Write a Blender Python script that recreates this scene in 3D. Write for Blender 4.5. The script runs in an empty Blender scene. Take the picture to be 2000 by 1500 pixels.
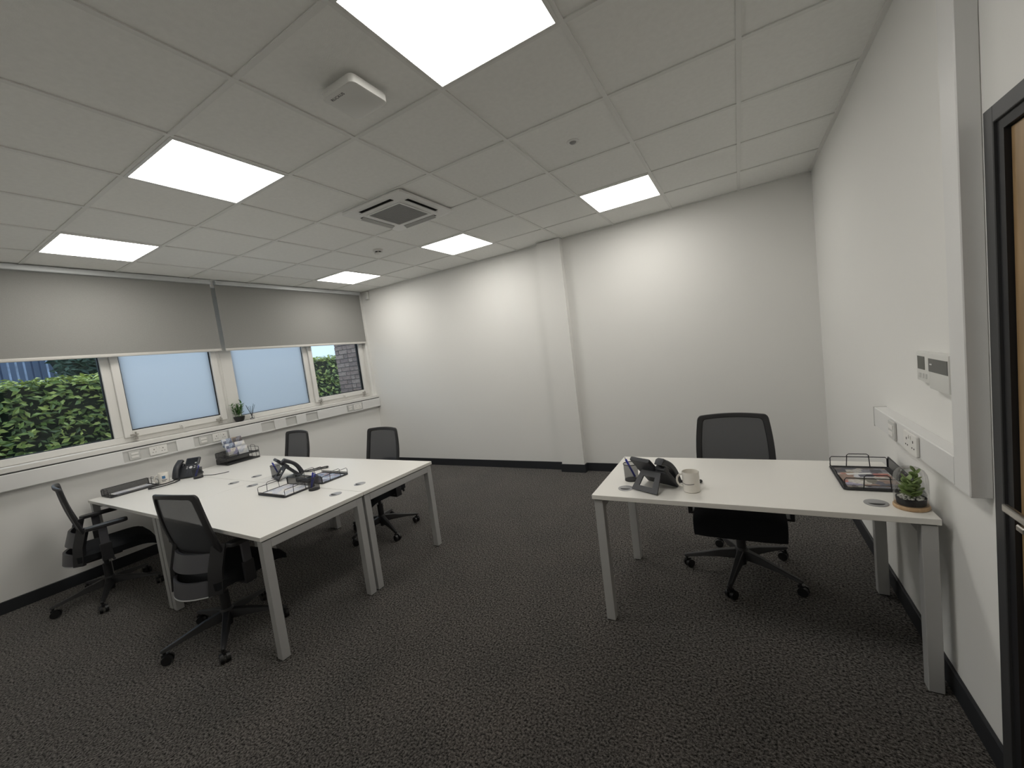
import bpy, bmesh, math, random
from mathutils import Vector, Matrix
random.seed(7)
R = math.radians
C = bpy.context.scene.collection
scene = bpy.context.scene

# ------------------------------------------------------------------ camera, sky, exposure
cam_d = bpy.data.cameras.new('camera')
cam = bpy.data.objects.new('camera', cam_d)
C.objects.link(cam)
cam.location = (-0.0884, -2.2233, 1.5505)
cam.rotation_euler = (R(85.4618), R(7.1930), R(29.4102))
cam_d.sensor_fit = 'HORIZONTAL'
cam_d.sensor_width = 36.0
cam_d.lens = 784.13 / 2000 * 36
cam_d.clip_start = 0.02
scene.camera = cam

world = bpy.data.worlds.new('overcast_sky')
scene.world = world
world.use_nodes = True
bg = world.node_tree.nodes['Background']
bg.inputs[0].default_value = (0.60, 0.78, 1.0, 1)
bg.inputs[1].default_value = 0.66
PANEL = 5.75          # radiance of the ceiling light panels
vs = scene.view_settings
vs.view_transform = 'Standard'
vs.look = 'None'
vs.exposure = 1.2
vs.gamma = 1.0
vs.use_curve_mapping = False

# ------------------------------------------------------------------ materials
MATS = {}
def mat(name, col, rough=0.5, metal=0.0, noise=None, bump=None, spec=0.5, coat=0.0):
    """noise = (scale, amount) colour grain; bump = (scale, strength)"""
    m = bpy.data.materials.new(name)
    m.use_nodes = True
    nt = m.node_tree
    b = nt.nodes['Principled BSDF']
    b.inputs['Base Color'].default_value = (*col, 1)
    b.inputs['Roughness'].default_value = rough
    b.inputs['Metallic'].default_value = metal
    b.inputs['Specular IOR Level'].default_value = spec
    b.inputs['Coat Weight'].default_value = coat
    tc = nt.nodes.new('ShaderNodeTexCoord')
    if noise:
        n = nt.nodes.new('ShaderNodeTexNoise')
        n.inputs['Scale'].default_value = noise[0]
        n.inputs['Detail'].default_value = 4
        r = nt.nodes.new('ShaderNodeMapRange')
        r.inputs['From Min'].default_value = 0.3
        r.inputs['From Max'].default_value = 0.7
        r.inputs['To Min'].default_value = 1 - noise[1]
        r.inputs['To Max'].default_value = 1 + noise[1]
        mx = nt.nodes.new('ShaderNodeMix')
        mx.data_type = 'RGBA'
        mx.blend_type = 'MULTIPLY'
        mx.inputs['Factor'].default_value = 1
        mx.inputs['A'].default_value = (*col, 1)
        nt.links.new(tc.outputs['Object'], n.inputs['Vector'])
        nt.links.new(n.outputs['Fac'], r.inputs['Value'])
        nt.links.new(r.outputs['Result'], mx.inputs['B'])
        nt.links.new(mx.outputs['Result'], b.inputs['Base Color'])
    if bump:
        n2 = nt.nodes.new('ShaderNodeTexNoise')
        n2.inputs['Scale'].default_value = bump[0]
        n2.inputs['Detail'].default_value = 3
        bp = nt.nodes.new('ShaderNodeBump')
        bp.inputs['Strength'].default_value = bump[1]
        bp.inputs['Distance'].default_value = 0.004
        nt.links.new(tc.outputs['Object'], n2.inputs['Vector'])
        nt.links.new(n2.outputs['Fac'], bp.inputs['Height'])
        nt.links.new(bp.outputs['Normal'], b.inputs['Normal'])
    MATS[name] = m
    return m

def see_through(name, col, fac, rough=0.5):
    """woven mesh: part threads, part holes"""
    m = mat(name, col, rough)
    nt = m.node_tree
    t = nt.nodes.new('ShaderNodeBsdfTransparent')
    mx = nt.nodes.new('ShaderNodeMixShader')
    mx.inputs[0].default_value = fac
    nt.links.new(t.outputs[0], mx.inputs[1])
    nt.links.new(nt.nodes['Principled BSDF'].outputs[0], mx.inputs[2])
    nt.links.new(mx.outputs[0], nt.nodes['Material Output'].inputs[0])
    return m

def glass(name, tint=(1, 1, 1), refl=1.0):
    m = bpy.data.materials.new(name)
    m.use_nodes = True
    nt = m.node_tree
    nt.nodes.remove(nt.nodes['Principled BSDF'])
    t = nt.nodes.new('ShaderNodeBsdfTransparent')
    t.inputs[0].default_value = (*tint, 1)
    g = nt.nodes.new('ShaderNodeBsdfGlossy')
    g.inputs['Roughness'].default_value = 0.02
    lw = nt.nodes.new('ShaderNodeFresnel')
    lw.inputs['IOR'].default_value = 1.45
    ml = nt.nodes.new('ShaderNodeMath')
    ml.operation = 'MULTIPLY'
    ml.inputs[1].default_value = refl
    mx = nt.nodes.new('ShaderNodeMixShader')
    nt.links.new(lw.outputs[0], ml.inputs[0])
    nt.links.new(ml.outputs[0], mx.inputs[0])
    nt.links.new(t.outputs[0], mx.inputs[1])
    nt.links.new(g.outputs[0], mx.inputs[2])
    nt.links.new(mx.outputs[0], nt.nodes['Material Output'].inputs[0])
    MATS[name] = m
    return m

def frosted(name, col):
    m = bpy.data.materials.new(name)
    m.use_nodes = True
    nt = m.node_tree
    nt.nodes.remove(nt.nodes['Principled BSDF'])
    t = nt.nodes.new('ShaderNodeBsdfTranslucent')
    t.inputs[0].default_value = (*col, 1)
    d = nt.nodes.new('ShaderNodeBsdfDiffuse')
    d.inputs[0].default_value = (0.75, 0.77, 0.8, 1)
    mx = nt.nodes.new('ShaderNodeMixShader')
    mx.inputs[0].default_value = 0.04
    nt.links.new(t.outputs[0], mx.inputs[1])
    nt.links.new(d.outputs[0], mx.inputs[2])
    nt.links.new(mx.outputs[0], nt.nodes['Material Output'].inputs[0])
    MATS[name] = m
    return m

def emit(name, col, strength):
    m = bpy.data.materials.new(name)
    m.use_nodes = True
    nt = m.node_tree
    nt.nodes.remove(nt.nodes['Principled BSDF'])
    e = nt.nodes.new('ShaderNodeEmission')
    e.inputs[0].default_value = (*col, 1)
    e.inputs[1].default_value = strength
    nt.links.new(e.outputs[0], nt.nodes['Material Output'].inputs[0])
    MATS[name] = m
    return m

def carpet_mat():
    m = mat('carpet', (0.05, 0.05, 0.05), 0.95, spec=0.1)
    nt = m.node_tree
    b = nt.nodes['Principled BSDF']
    b.inputs['Sheen Weight'].default_value = 1.0
    b.inputs['Sheen Roughness'].default_value = 0.38
    tc = nt.nodes.new('ShaderNodeTexCoord')
    def noise(sc, det, ro):
        n = nt.nodes.new('ShaderNodeTexNoise')
        n.inputs['Scale'].default_value = sc
        n.inputs['Detail'].default_value = det
        n.inputs['Roughness'].default_value = ro
        nt.links.new(tc.outputs['Object'], n.inputs['Vector'])
        return n
    def ramp(src, p0, c0, p1, c1):
        cr = nt.nodes.new('ShaderNodeValToRGB')
        cr.color_ramp.elements[0].position = p0
        cr.color_ramp.elements[0].color = (*c0, 1)
        cr.color_ramp.elements[1].position = p1
        cr.color_ramp.elements[1].color = (*c1, 1)
        nt.links.new(src.outputs['Fac'], cr.inputs['Fac'])
        return cr
    fleck = noise(98, 4, 0.72)
    patch = noise(2.5, 2, 0.5)
    c1 = ramp(fleck, 0.38, (0.003, 0.003, 0.003), 0.68, (0.120, 0.110, 0.101))
    c2 = ramp(fleck, 0.38, (0.05, 0.05, 0.05), 0.64, (1.0, 0.97, 0.92))
    c3 = ramp(patch, 0.30, (0.75, 0.75, 0.75), 0.70, (1.15, 1.1, 1.08))
    mx = nt.nodes.new('ShaderNodeMix')
    mx.data_type = 'RGBA'
    mx.blend_type = 'MULTIPLY'
    mx.inputs['Factor'].default_value = 1.0
    bp = nt.nodes.new('ShaderNodeBump')
    bp.inputs['Strength'].default_value = 1.0
    bp.inputs['Distance'].default_value = 0.008
    nt.links.new(c1.outputs['Color'], mx.inputs['A'])
    nt.links.new(c3.outputs['Color'], mx.inputs['B'])
    nt.links.new(mx.outputs['Result'], b.inputs['Base Color'])
    nt.links.new(c2.outputs['Color'], b.inputs['Sheen Tint'])
    nt.links.new(fleck.outputs['Fac'], bp.inputs['Height'])
    nt.links.new(bp.outputs['Normal'], b.inputs['Normal'])
    return m

def wood_mat(name, c1, c2, scale=6):
    m = mat(name, c1, 0.45)
    nt = m.node_tree
    tc = nt.nodes.new('ShaderNodeTexCoord')
    mp = nt.nodes.new('ShaderNodeMapping')
    mp.inputs['Scale'].default_value = (scale, scale, scale * 0.12)
    n = nt.nodes.new('ShaderNodeTexNoise')
    n.inputs['Scale'].default_value = 6
    n.inputs['Detail'].default_value = 6
    cr = nt.nodes.new('ShaderNodeValToRGB')
    cr.color_ramp.elements[0].position = 0.3
    cr.color_ramp.elements[0].color = (*c1, 1)
    cr.color_ramp.elements[1].position = 0.7
    cr.color_ramp.elements[1].color = (*c2, 1)
    nt.links.new(tc.outputs['Object'], mp.inputs[0])
    nt.links.new(mp.outputs[0], n.inputs['Vector'])
    nt.links.new(n.outputs['Fac'], cr.inputs['Fac'])
    nt.links.new(cr.outputs['Color'], nt.nodes['Principled BSDF'].inputs['Base Color'])
    return m

def print_mat(name, stops, scale=18, kind='VORONOI'):
    """printed cover: patches of the given colours"""
    m = mat(name, (0.5, 0.5, 0.5), 0.35)
    nt = m.node_tree
    tc = nt.nodes.new('ShaderNodeTexCoord')
    n = nt.nodes.new('ShaderNodeTexVoronoi')
    n.inputs['Scale'].default_value = scale
    n.distance = 'CHEBYCHEV'
    sep = nt.nodes.new('ShaderNodeSeparateColor')
    cr = nt.nodes.new('ShaderNodeValToRGB')
    cr.color_ramp.interpolation = 'CONSTANT'
    els = cr.color_ramp.elements
    els[0].color = (*stops[0], 1)
    els[1].position = 1 / len(stops)
    els[1].color = (*stops[1], 1)
    for i, s in enumerate(stops[2:], 2):
        e = els.new(i / len(stops))
        e.color = (*s, 1)
    n3 = nt.nodes.new('ShaderNodeTexNoise')
    n3.inputs['Scale'].default_value = scale * 6
    mx = nt.nodes.new('ShaderNodeMix')
    mx.data_type = 'RGBA'
    mx.blend_type = 'OVERLAY'
    mx.inputs['Factor'].default_value = 0.7
    nt.links.new(tc.outputs['Object'], n.inputs['Vector'])
    nt.links.new(tc.outputs['Object'], n3.inputs['Vector'])
    nt.links.new(n.outputs['Color'], sep.inputs[0])
    nt.links.new(sep.outputs[0], cr.inputs['Fac'])
    nt.links.new(cr.outputs['Color'], mx.inputs['A'])
    nt.links.new(n3.outputs['Fac'], mx.inputs['B'])
    nt.links.new(mx.outputs['Result'], nt.nodes['Principled BSDF'].inputs['Base Color'])
    return m

def leaf_mat(name, c1, c2, c3, rough=0.4):
    m = mat(name, c1, rough)
    nt = m.node_tree
    gi = nt.nodes.new('ShaderNodeNewGeometry')
    cr = nt.nodes.new('ShaderNodeValToRGB')
    cr.color_ramp.elements[0].color = (*c1, 1)
    cr.color_ramp.elements[1].color = (*c3, 1)
    e = cr.color_ramp.elements.new(0.55)
    e.color = (*c2, 1)
    nt.links.new(gi.outputs['Random Per Island'], cr.inputs['Fac'])
    nt.links.new(cr.outputs['Color'], nt.nodes['Principled BSDF'].inputs['Base Color'])
    return m

mat('wall_paint', (0.83, 0.825, 0.80), 0.85, bump=(60, 0.05), spec=0.25)
mat('tile_face', (0.88, 0.88, 0.85), 0.95, noise=(40, 0.02), bump=(220, 0.12), spec=0.1)
mat('tee_white', (0.80, 0.80, 0.77), 0.6)
mat('plenum', (0.12, 0.12, 0.12), 0.9)
carpet_mat()
mat('skirting', (0.020, 0.022, 0.026), 0.55)
mat('upvc', (0.74, 0.73, 0.70), 0.4)
mat('seal_rebate_black', (0.01, 0.01, 0.012), 0.6)
mat('trunking', (0.76, 0.76, 0.75), 0.4)
mat('trunking_base', (0.58, 0.58, 0.56), 0.5)
mat('socket_white', (0.80, 0.79, 0.76), 0.3)
mat('hole_shade', (0.02, 0.02, 0.02), 0.7)  # near-black painted in for the shade inside openings
mat('blind_cloth', (0.29, 0.288, 0.275), 0.9, noise=(300, 0.06), spec=0.15)
mat('blind_rail', (0.60, 0.585, 0.55), 0.5)
mat('alu', (0.62, 0.64, 0.65), 0.4, metal=0.5)
mat('desk_white', (0.80, 0.785, 0.745), 0.38)
mat('desk_frame', (0.48, 0.48, 0.475), 0.5, metal=0.25)
mat('gap_shade_and_foot', (0.015, 0.015, 0.015), 0.6)  # near-black for desk feet and the painted gap shade under tabletops
mat('grommet', (0.36, 0.36, 0.37), 0.35, metal=0.3)
mat('black_fabric', (0.014, 0.015, 0.017), 0.95, bump=(500, 0.3), spec=0.2)
mat('black_plastic', (0.018, 0.018, 0.020), 0.45)
mat('grey_plastic', (0.075, 0.075, 0.085), 0.45)
mat('castor_black', (0.012, 0.012, 0.013), 0.35)
see_through('chair_mesh', (0.046, 0.049, 0.056), 0.90, 0.8)
see_through('wire_mesh', (0.03, 0.03, 0.034), 0.55, 0.5)
mat('wire', (0.016, 0.016, 0.018), 0.4)
mat('chrome', (0.75, 0.75, 0.76), 0.18, metal=1.0)
mat('phone_black', (0.028, 0.030, 0.036), 0.42)
mat('phone_dark', (0.010, 0.011, 0.014), 0.25)
mat('phone_key', (0.055, 0.057, 0.065), 0.4)
mat('key_light', (0.70, 0.70, 0.70), 0.4)
mat('mug_white', (0.83, 0.80, 0.74), 0.18)
mat('mug_blue', (0.06, 0.20, 0.42), 0.3)
mat('ink', (0.05, 0.05, 0.06), 0.5)
mat('pen_blue', (0.03, 0.045, 0.36), 0.3)
mat('pen_metal', (0.6, 0.6, 0.62), 0.25, metal=1)
mat('paper', (0.78, 0.78, 0.77), 0.7)
print_mat('print_colour', [(0.10, 0.10, 0.14), (0.55, 0.52, 0.48), (0.30, 0.20, 0.16), (0.65, 0.66, 0.7), (0.32, 0.30, 0.42), (0.16, 0.15, 0.12), (0.5, 0.16, 0.13)], 16)
print_mat('print_dark', [(0.05, 0.05, 0.07), (0.20, 0.20, 0.24), (0.30, 0.24, 0.18), (0.12, 0.10, 0.10), (0.45, 0.44, 0.42)], 22)
print_mat('print_blue', [(0.10, 0.14, 0.26), (0.32, 0.38, 0.50), (0.60, 0.62, 0.66), (0.14, 0.16, 0.24), (0.35, 0.26, 0.30)], 26)
print_mat('print_pale', [(0.72, 0.72, 0.72), (0.62, 0.63, 0.68), (0.75, 0.73, 0.70), (0.5, 0.52, 0.58)], 14)
wood_mat('oak', (0.26, 0.165, 0.075), (0.38, 0.25, 0.125))
wood_mat('light_wood', (0.42, 0.27, 0.14), (0.56, 0.38, 0.22), 14)
mat('door_frame_grey', (0.045, 0.046, 0.048), 0.5)
mat('steel', (0.55, 0.53, 0.50), 0.3, metal=1.0)
mat('pot_black', (0.018, 0.018, 0.019), 0.4)
leaf_mat('succulent', (0.12, 0.19, 0.06), (0.22, 0.31, 0.10), (0.32, 0.40, 0.17))
leaf_mat('bamboo_leaf', (0.05, 0.13, 0.035), (0.11, 0.24, 0.07), (0.22, 0.36, 0.13))
leaf_mat('laurel', (0.08, 0.12, 0.035), (0.22, 0.30, 0.07), (0.66, 0.70, 0.20), 0.3)
leaf_mat('fresh_leaf', (0.34, 0.42, 0.08), (0.58, 0.64, 0.16), (0.78, 0.78, 0.28), 0.35)
leaf_mat('dark_leaf', (0.02, 0.05, 0.03), (0.05, 0.09, 0.05), (0.10, 0.15, 0.10), 0.5)
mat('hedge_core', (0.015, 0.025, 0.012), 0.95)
mat('bark', (0.06, 0.045, 0.03), 0.9)
mat('pebble', (0.72, 0.70, 0.66), 0.7)
mat('plastic_white', (0.74, 0.74, 0.71), 0.35)
mat('ac_white', (0.80, 0.80, 0.78), 0.45)
mat('ac_grille', (0.33, 0.33, 0.33), 0.6)
mat('ac_vane', (0.47, 0.47, 0.46), 0.5)
mat('lcd', (0.07, 0.075, 0.06), 0.25)
mat('control_panel', (0.10, 0.10, 0.095), 0.3)
mat('brick_a', (0.47, 0.33, 0.285), 0.9, noise=(30, 0.25))
mat('brick_b', (0.56, 0.41, 0.35), 0.9, noise=(30, 0.25))
mat('brick_c', (0.39, 0.28, 0.25), 0.9, noise=(30, 0.25))
mat('mortar', (0.16, 0.14, 0.135), 0.95)
mat('fence_steel', (0.20, 0.25, 0.36), 0.5)
mat('shed_blue', (0.50, 0.58, 0.72), 0.6, noise=(3, 0.5))
mat('shed_dark', (0.05, 0.07, 0.12), 0.6)
mat('ground', (0.10, 0.11, 0.07), 0.95, noise=(4, 0.3))
mat('charcoal_sign', (0.02, 0.02, 0.022), 0.5)
glass('window_glass', (0.93, 0.95, 0.95), 0.6)
glass('clear_glass', (0.98, 0.985, 0.985), 0.5)
glass('acrylic', (0.95, 0.96, 0.97), 0.5)
frosted('frosted_glass', (0.99, 0.98, 0.98))
emit('light_panel', (1.0, 0.965, 0.905), PANEL)

# ------------------------------------------------------------------ geometry helpers
def new():
    return bmesh.new()

def box(bm, lo, hi, M=None):
    vs_ = []
    for x in (lo[0], hi[0]):
        for y in (lo[1], hi[1]):
            for z in (lo[2], hi[2]):
                v = Vector((x, y, z))
                vs_.append(bm.verts.new(M @ v if M else v))
    for f in ((0, 1, 3, 2), (4, 6, 7, 5), (0, 4, 5, 1), (2, 3, 7, 6), (0, 2, 6, 4), (1, 5, 7, 3)):
        bm.faces.new([vs_[i] for i in f])
    return vs_

def frame_of(d):
    d = d.normalized()
    a = Vector((0, 0, 1)) if abs(d.z) < 0.95 else Vector((1, 0, 0))
    u = d.cross(a).normalized()
    return u, d.cross(u).normalized()

def cyl(bm, p0, p1, r0, r1=None, n=16, caps=True):
    r1 = r0 if r1 is None else r1
    p0, p1 = Vector(p0), Vector(p1)
    u, w = frame_of(p1 - p0)
    a, b = [], []
    for i in range(n):
        t = 2 * math.pi * i / n
        d = u * math.cos(t) + w * math.sin(t)
        a.append(bm.verts.new(p0 + d * r0))
        b.append(bm.verts.new(p1 + d * r1))
    for i in range(n):
        j = (i + 1) % n
        bm.faces.new((a[i], a[j], b[j], b[i]))
    if caps:
        bm.faces.new(a[::-1])
        bm.faces.new(b)

def tube(bm, pts, r, n=6, closed=False, ry=None):
    """sweep a round (or elliptic) section along points; r may be a list"""
    pts = [Vector(p) for p in pts]
    m = len(pts)
    rings = []
    prev_u = None
    for i, p in enumerate(pts):
        if closed:
            d = pts[(i + 1) % m] - pts[i - 1]
        else:
            d = pts[min(i + 1, m - 1)] - pts[max(i - 1, 0)]
        d.normalize()
        if prev_u is None:
            u, w = frame_of(d)
        else:
            u = (prev_u - d * prev_u.dot(d)).normalized()
            w = d.cross(u).normalized()
        prev_u = u
        rr = r[i] if isinstance(r, (list, tuple)) else r
        r2 = rr if ry is None else ry
        ring = []
        for k in range(n):
            t = 2 * math.pi * k / n
            ring.append(bm.verts.new(p + u * math.cos(t) * rr + w * math.sin(t) * r2))
        rings.append(ring)
    cnt = m if closed else m - 1
    for i in range(cnt):
        a, b = rings[i], rings[(i + 1) % m]
        for k in range(n):
            l = (k + 1) % n
            bm.faces.new((a[k], a[l], b[l], b[k]))
    if not closed:
        bm.faces.new(rings[0][::-1])
        bm.faces.new(rings[-1])

def lathe(bm, prof, n=24, centre=(0, 0), close=False):
    cx, cy = centre
    rings = []
    for r, z in prof:
        if r < 1e-6:
            rings.append([bm.verts.new((cx, cy, z))])
        else:
            rings.append([bm.verts.new((cx + r * math.cos(2 * math.pi * k / n), cy + r * math.sin(2 * math.pi * k / n), z)) for k in range(n)])
    for a, b in zip(rings, rings[1:]):
        for k in range(n):
            l = (k + 1) % n
            if len(a) == 1 and len(b) == 1:
                continue
            if len(a) == 1:
                bm.faces.new((a[0], b[l], b[k]))
            elif len(b) == 1:
                bm.faces.new((a[k], a[l], b[0]))
            else:
                bm.faces.new((a[k], a[l], b[l], b[k]))

def prism(bm, outline, z0, z1, M=None):
    """extrude a flat outline (x, y) from z0 to z1"""
    f = lambda v: M @ Vector(v) if M else Vector(v)
    a = [bm.verts.new(f((x, y, z0))) for x, y in outline]
    b = [bm.verts.new(f((x, y, z1))) for x, y in outline]
    n = len(a)
    for i in range(n):
        j = (i + 1) % n
        bm.faces.new((a[i], a[j], b[j], b[i]))
    bm.faces.new(a[::-1])
    bm.faces.new(b)

def sheet(bm, fn, nu, nv, thick):
    """thick curved sheet: fn(u, v) -> (point, normal)"""
    fr, bk = [], []
    for i in range(nu + 1):
        fr.append([]); bk.append([])
        for j in range(nv + 1):
            p, nn = fn(i / nu, j / nv)
            fr[-1].append(bm.verts.new(p + nn * thick / 2))
            bk[-1].append(bm.verts.new(p - nn * thick / 2))
    for i in range(nu):
        for j in range(nv):
            bm.faces.new((fr[i][j], fr[i + 1][j], fr[i + 1][j + 1], fr[i][j + 1]))
            bm.faces.new((bk[i][j], bk[i][j + 1], bk[i + 1][j + 1], bk[i + 1][j]))
    for i in range(nu):
        bm.faces.new((fr[i][0], bk[i][0], bk[i + 1][0], fr[i + 1][0]))
        bm.faces.new((fr[i][nv], fr[i + 1][nv], bk[i + 1][nv], bk[i][nv]))
    for j in range(nv):
        bm.faces.new((fr[0][j], fr[0][j + 1], bk[0][j + 1], bk[0][j]))
        bm.faces.new((fr[nu][j], bk[nu][j], bk[nu][j + 1], fr[nu][j + 1]))

def rrect(w, d, r, n=5):
    """rounded rectangle outline centred on 0"""
    out = []
    for cx, cy, a0 in ((w / 2 - r, d / 2 - r, 0), (-w / 2 + r, d / 2 - r, 90), (-w / 2 + r, -d / 2 + r, 180), (w / 2 - r, -d / 2 + r, 270)):
        for k in range(n + 1):
            a = R(a0 + 90 * k / n)
            out.append((cx + r * math.cos(a), cy + r * math.sin(a)))
    return out

def soften(bm, w, seg=2, angle=30):
    bmesh.ops.recalc_face_normals(bm, faces=bm.faces[:])
    es = [e for e in bm.edges if len(e.link_faces) == 2 and e.calc_face_angle(0) > R(angle)]
    bmesh.ops.bevel(bm, geom=es, offset=w, segments=seg, profile=0.6, affect='EDGES', clamp_overlap=True)

def obj(name, bm, m, parent=None, smooth=False, label=None, kind=None):
    bmesh.ops.recalc_face_normals(bm, faces=bm.faces[:])
    me = bpy.data.meshes.new(name)
    bm.to_mesh(me)
    bm.free()
    me.materials.append(MATS[m])
    if smooth:
        me.polygons.foreach_set('use_smooth', [True] * len(me.polygons))
        try:
            me.set_sharp_from_angle(angle=R(38))
        except Exception:
            pass
    o = bpy.data.objects.new(name, me)
    C.objects.link(o)
    o.parent = parent
    if label:
        o['label'] = label
    if kind:
        o['kind'] = kind
    return o

def share(name, src, parent, loc=(0, 0, 0), m=None):
    o = bpy.data.objects.new(name, src.data)
    C.objects.link(o)
    o.parent = parent
    o.location = loc
    return o

def thing(name, label, cat, loc=(0, 0, 0), rz=0, group=None):
    o = bpy.data.objects.new(name, None)
    C.objects.link(o)
    o.empty_display_size = 0.05
    o.location = loc
    o.rotation_euler = (0, 0, rz)
    return tag(o, label, cat, group)

def tag(o, label, cat, group=None):
    o['label'] = label
    o['category'] = cat
    if group:
        o['group'] = group
    return o

def copy_tree(o, parent=None):
    c = o.copy()
    C.objects.link(c)
    c.parent = parent
    for ch in [x for x in KIDS(o)]:
        copy_tree(ch, c)
    return c

def KIDS(o):
    return [x for x in C.objects if x.parent == o]

def struct(name, bm, m, parent=None, label=None):
    o = obj(name, bm, m, parent)
    if parent is None:
        o['kind'] = 'structure'
        if label:
            o['label'] = label
    return o

def bx(lo, hi, bev=0.0, seg=1):
    b = new()
    box(b, lo, hi)
    if bev:
        soften(b, bev, seg)
    return b

# ------------------------------------------------------------------ room shell
H = 2.79
XL, XR, YB, YF = -5.285, 0.555, 2.345, -2.85
SILL = 1.14

b = new(); box(b, (XL - 0.02, YF - 0.02, -0.1), (XR + 0.02, YB + 0.02, 0)); struct('floor', b, 'carpet', label='dark charcoal flecked carpet')
b = new(); box(b, (XL - 0.25, YB, 0), (XR + 0.15, YB + 0.15, H + 0.15)); struct('wall_back', b, 'wall_paint', label='plain white back wall')
b = new(); box(b, (XL - 0.25, YF - 0.15, 0), (XR + 0.15, YF, H + 0.15)); struct('wall_front', b, 'wall_paint', label='white wall behind the camera')
# wall with the windows: opening y -1.87..2.27, z SILL..2.72
WY0, WY1, WZ1 = -1.87, 2.27, 2.72
b = new()
box(b, (XL - 0.2, YF, 0), (XL, YB, 1.075))
box(b, (XL - 0.2, YF, 1.075), (XL, WY0, H + 0.1))
box(b, (XL - 0.2, WY1, 1.075), (XL, YB, H + 0.1))
box(b, (XL - 0.2, WY0, WZ1), (XL, WY1, H + 0.1))
struct('wall_left', b, 'wall_paint', label='white wall under and around the windows')
# wall with the door: opening y -1.42..-0.56
DY0, DY1, DZ = -1.46, -0.56, 2.005
b = new()
box(b, (XR, DY1, 0), (XR + 0.12, YB, H + 0.1))
box(b, (XR, YF, 0), (XR + 0.12, DY0, H + 0.1))
box(b, (XR, DY0, DZ), (XR + 0.12, DY1, H + 0.1))
struct('wall_right', b, 'wall_paint', label='white wall with the door')
# pier on the back wall
PX0, PX1, PY = -2.105, -1.815, 2.262
b = new(); box(b, (PX0, PY, 0), (PX1, YB, H)); struct('trim_1', b, 'wall_paint', label='white square pier standing out from the back wall')
SK = 0.098
def skirt(name, lo, hi, label):
    b = new(); box(b, lo, hi); soften(b, 0.003, 1)
    return struct(name, b, 'skirting', label=label)
s = new()
box(s, (XL + 0.012, YB - 0.013, 0), (PX0 - 0.013, YB, SK))
box(s, (PX1 + 0.013, YB - 0.013, 0), (XR - 0.013, YB, SK))
box(s, (PX0 - 0.013, PY - 0.013, 0), (PX1 + 0.013, PY, SK))
box(s, (PX0 - 0.013, PY, 0), (PX0, YB, SK))
box(s, (PX1, PY, 0), (PX1 + 0.013, YB, SK))
struct('baseboard_back', s, 'skirting', label='dark charcoal skirting along the back wall')
skirt('baseboard_left', (XL, YF, 0), (XL + 0.013, YB, SK), 'dark charcoal skirting under the windows')
skirt('baseboard_right', (XR - 0.013, -0.52, 0), (XR, YB - 0.013, SK), 'dark charcoal skirting on the door wall')

# suspended ceiling
b = new(); box(b, (XL, YF, H + 0.06), (XR, YB, H + 0.1))
ceil = struct('ceiling', b, 'plenum', label='suspended ceiling of square white tiles')
xs = [XL + 0.005] + [-0.6 * k for k in range(8, -1, -1)] + [XR - 0.005]
ys = [YF + 0.005] + [0.6 * k for k in range(-4, 4)] + [YB - 0.005]
light_cells = {(i, j) for i in (-8, -5, -2) for j in (-2, 2)}
tile0 = None
for a, c in zip(xs, xs[1:]):
    for d, e in zip(ys, ys[1:]):
        full = abs(c - a - 0.6) < 1e-4 and abs(e - d - 0.6) < 1e-4
        if full and (round(a / 0.6), round(d / 0.6)) in light_cells:
            continue
        if full and tile0:
            share('ceiling_tile', tile0, ceil, ((a + c) / 2, (d + e) / 2, 0))
            continue
        w, q = (c - a) / 2 - 0.002, (e - d) / 2 - 0.002
        bm = new(); box(bm, (-w, -q, H + 0.0065), (w, q, H + 0.022))
        o = obj('ceiling_tile', bm, 'tile_face', ceil)
        o.location = ((a + c) / 2, (d + e) / 2, 0)
        if full:
            tile0 = o
for x in xs[1:-1]:
    obj('grid_bar', bx((x - 0.012, YF, H), (x + 0.012, YB, H + 0.006)), 'tee_white', ceil)
for y in ys[1:-1]:
    obj('grid_bar', bx((XL, y - 0.012, H + 0.0004), (XR, y + 0.012, H + 0.006)), 'tee_white', ceil)
for lo, hi in (((XL, YB - 0.02, H - 0.001), (XR, YB, H + 0.006)), ((XR - 0.024, YF, H - 0.001), (XR, YB, H + 0.006)), ((XL, YF, H - 0.001), (XL + 0.03, YB, H + 0.006)), ((XL, YF, H - 0.001), (XR, YF + 0.02, H + 0.006))):
    obj('edge_trim', bx(lo, hi), 'tee_white', ceil)

# ceiling light panels
def light_panel(i, j, label):
    x, y = i * 0.6 + 0.3, j * 0.6 + 0.3
    t = thing('ceiling_light', label, 'light', (x, y, H), 0, 'square ceiling light panels')
    f = new()
    for s_ in (-1, 1):
        box(f, (-0.296, s_ * 0.288 - 0.008, -0.0025), (0.296, s_ * 0.288 + 0.008, 0.018))
        box(f, (s_ * 0.288 - 0.008, -0.28, -0.0025), (s_ * 0.288 + 0.008, 0.28, 0.018))
    obj('panel_frame', f, 'plastic_white', t)
    obj('diffuser', bx((-0.28, -0.28, 0.0), (0.28, 0.28, 0.012)), 'light_panel', t)
light_panel(-2, -2, 'largest glowing ceiling panel, nearest, cut off by the top of the photo')
light_panel(-5, -2, 'glowing ceiling panel left of the white wireless box')
light_panel(-8, -2, 'glowing ceiling panel above the left blind, farthest left')
light_panel(-2, 2, 'glowing ceiling panel nearest the right wall, above the single desk')
light_panel(-5, 2, 'glowing ceiling panel just behind the air conditioning cassette')
light_panel(-8, 2, 'smallest glowing ceiling panel, near the far window corner')

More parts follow.
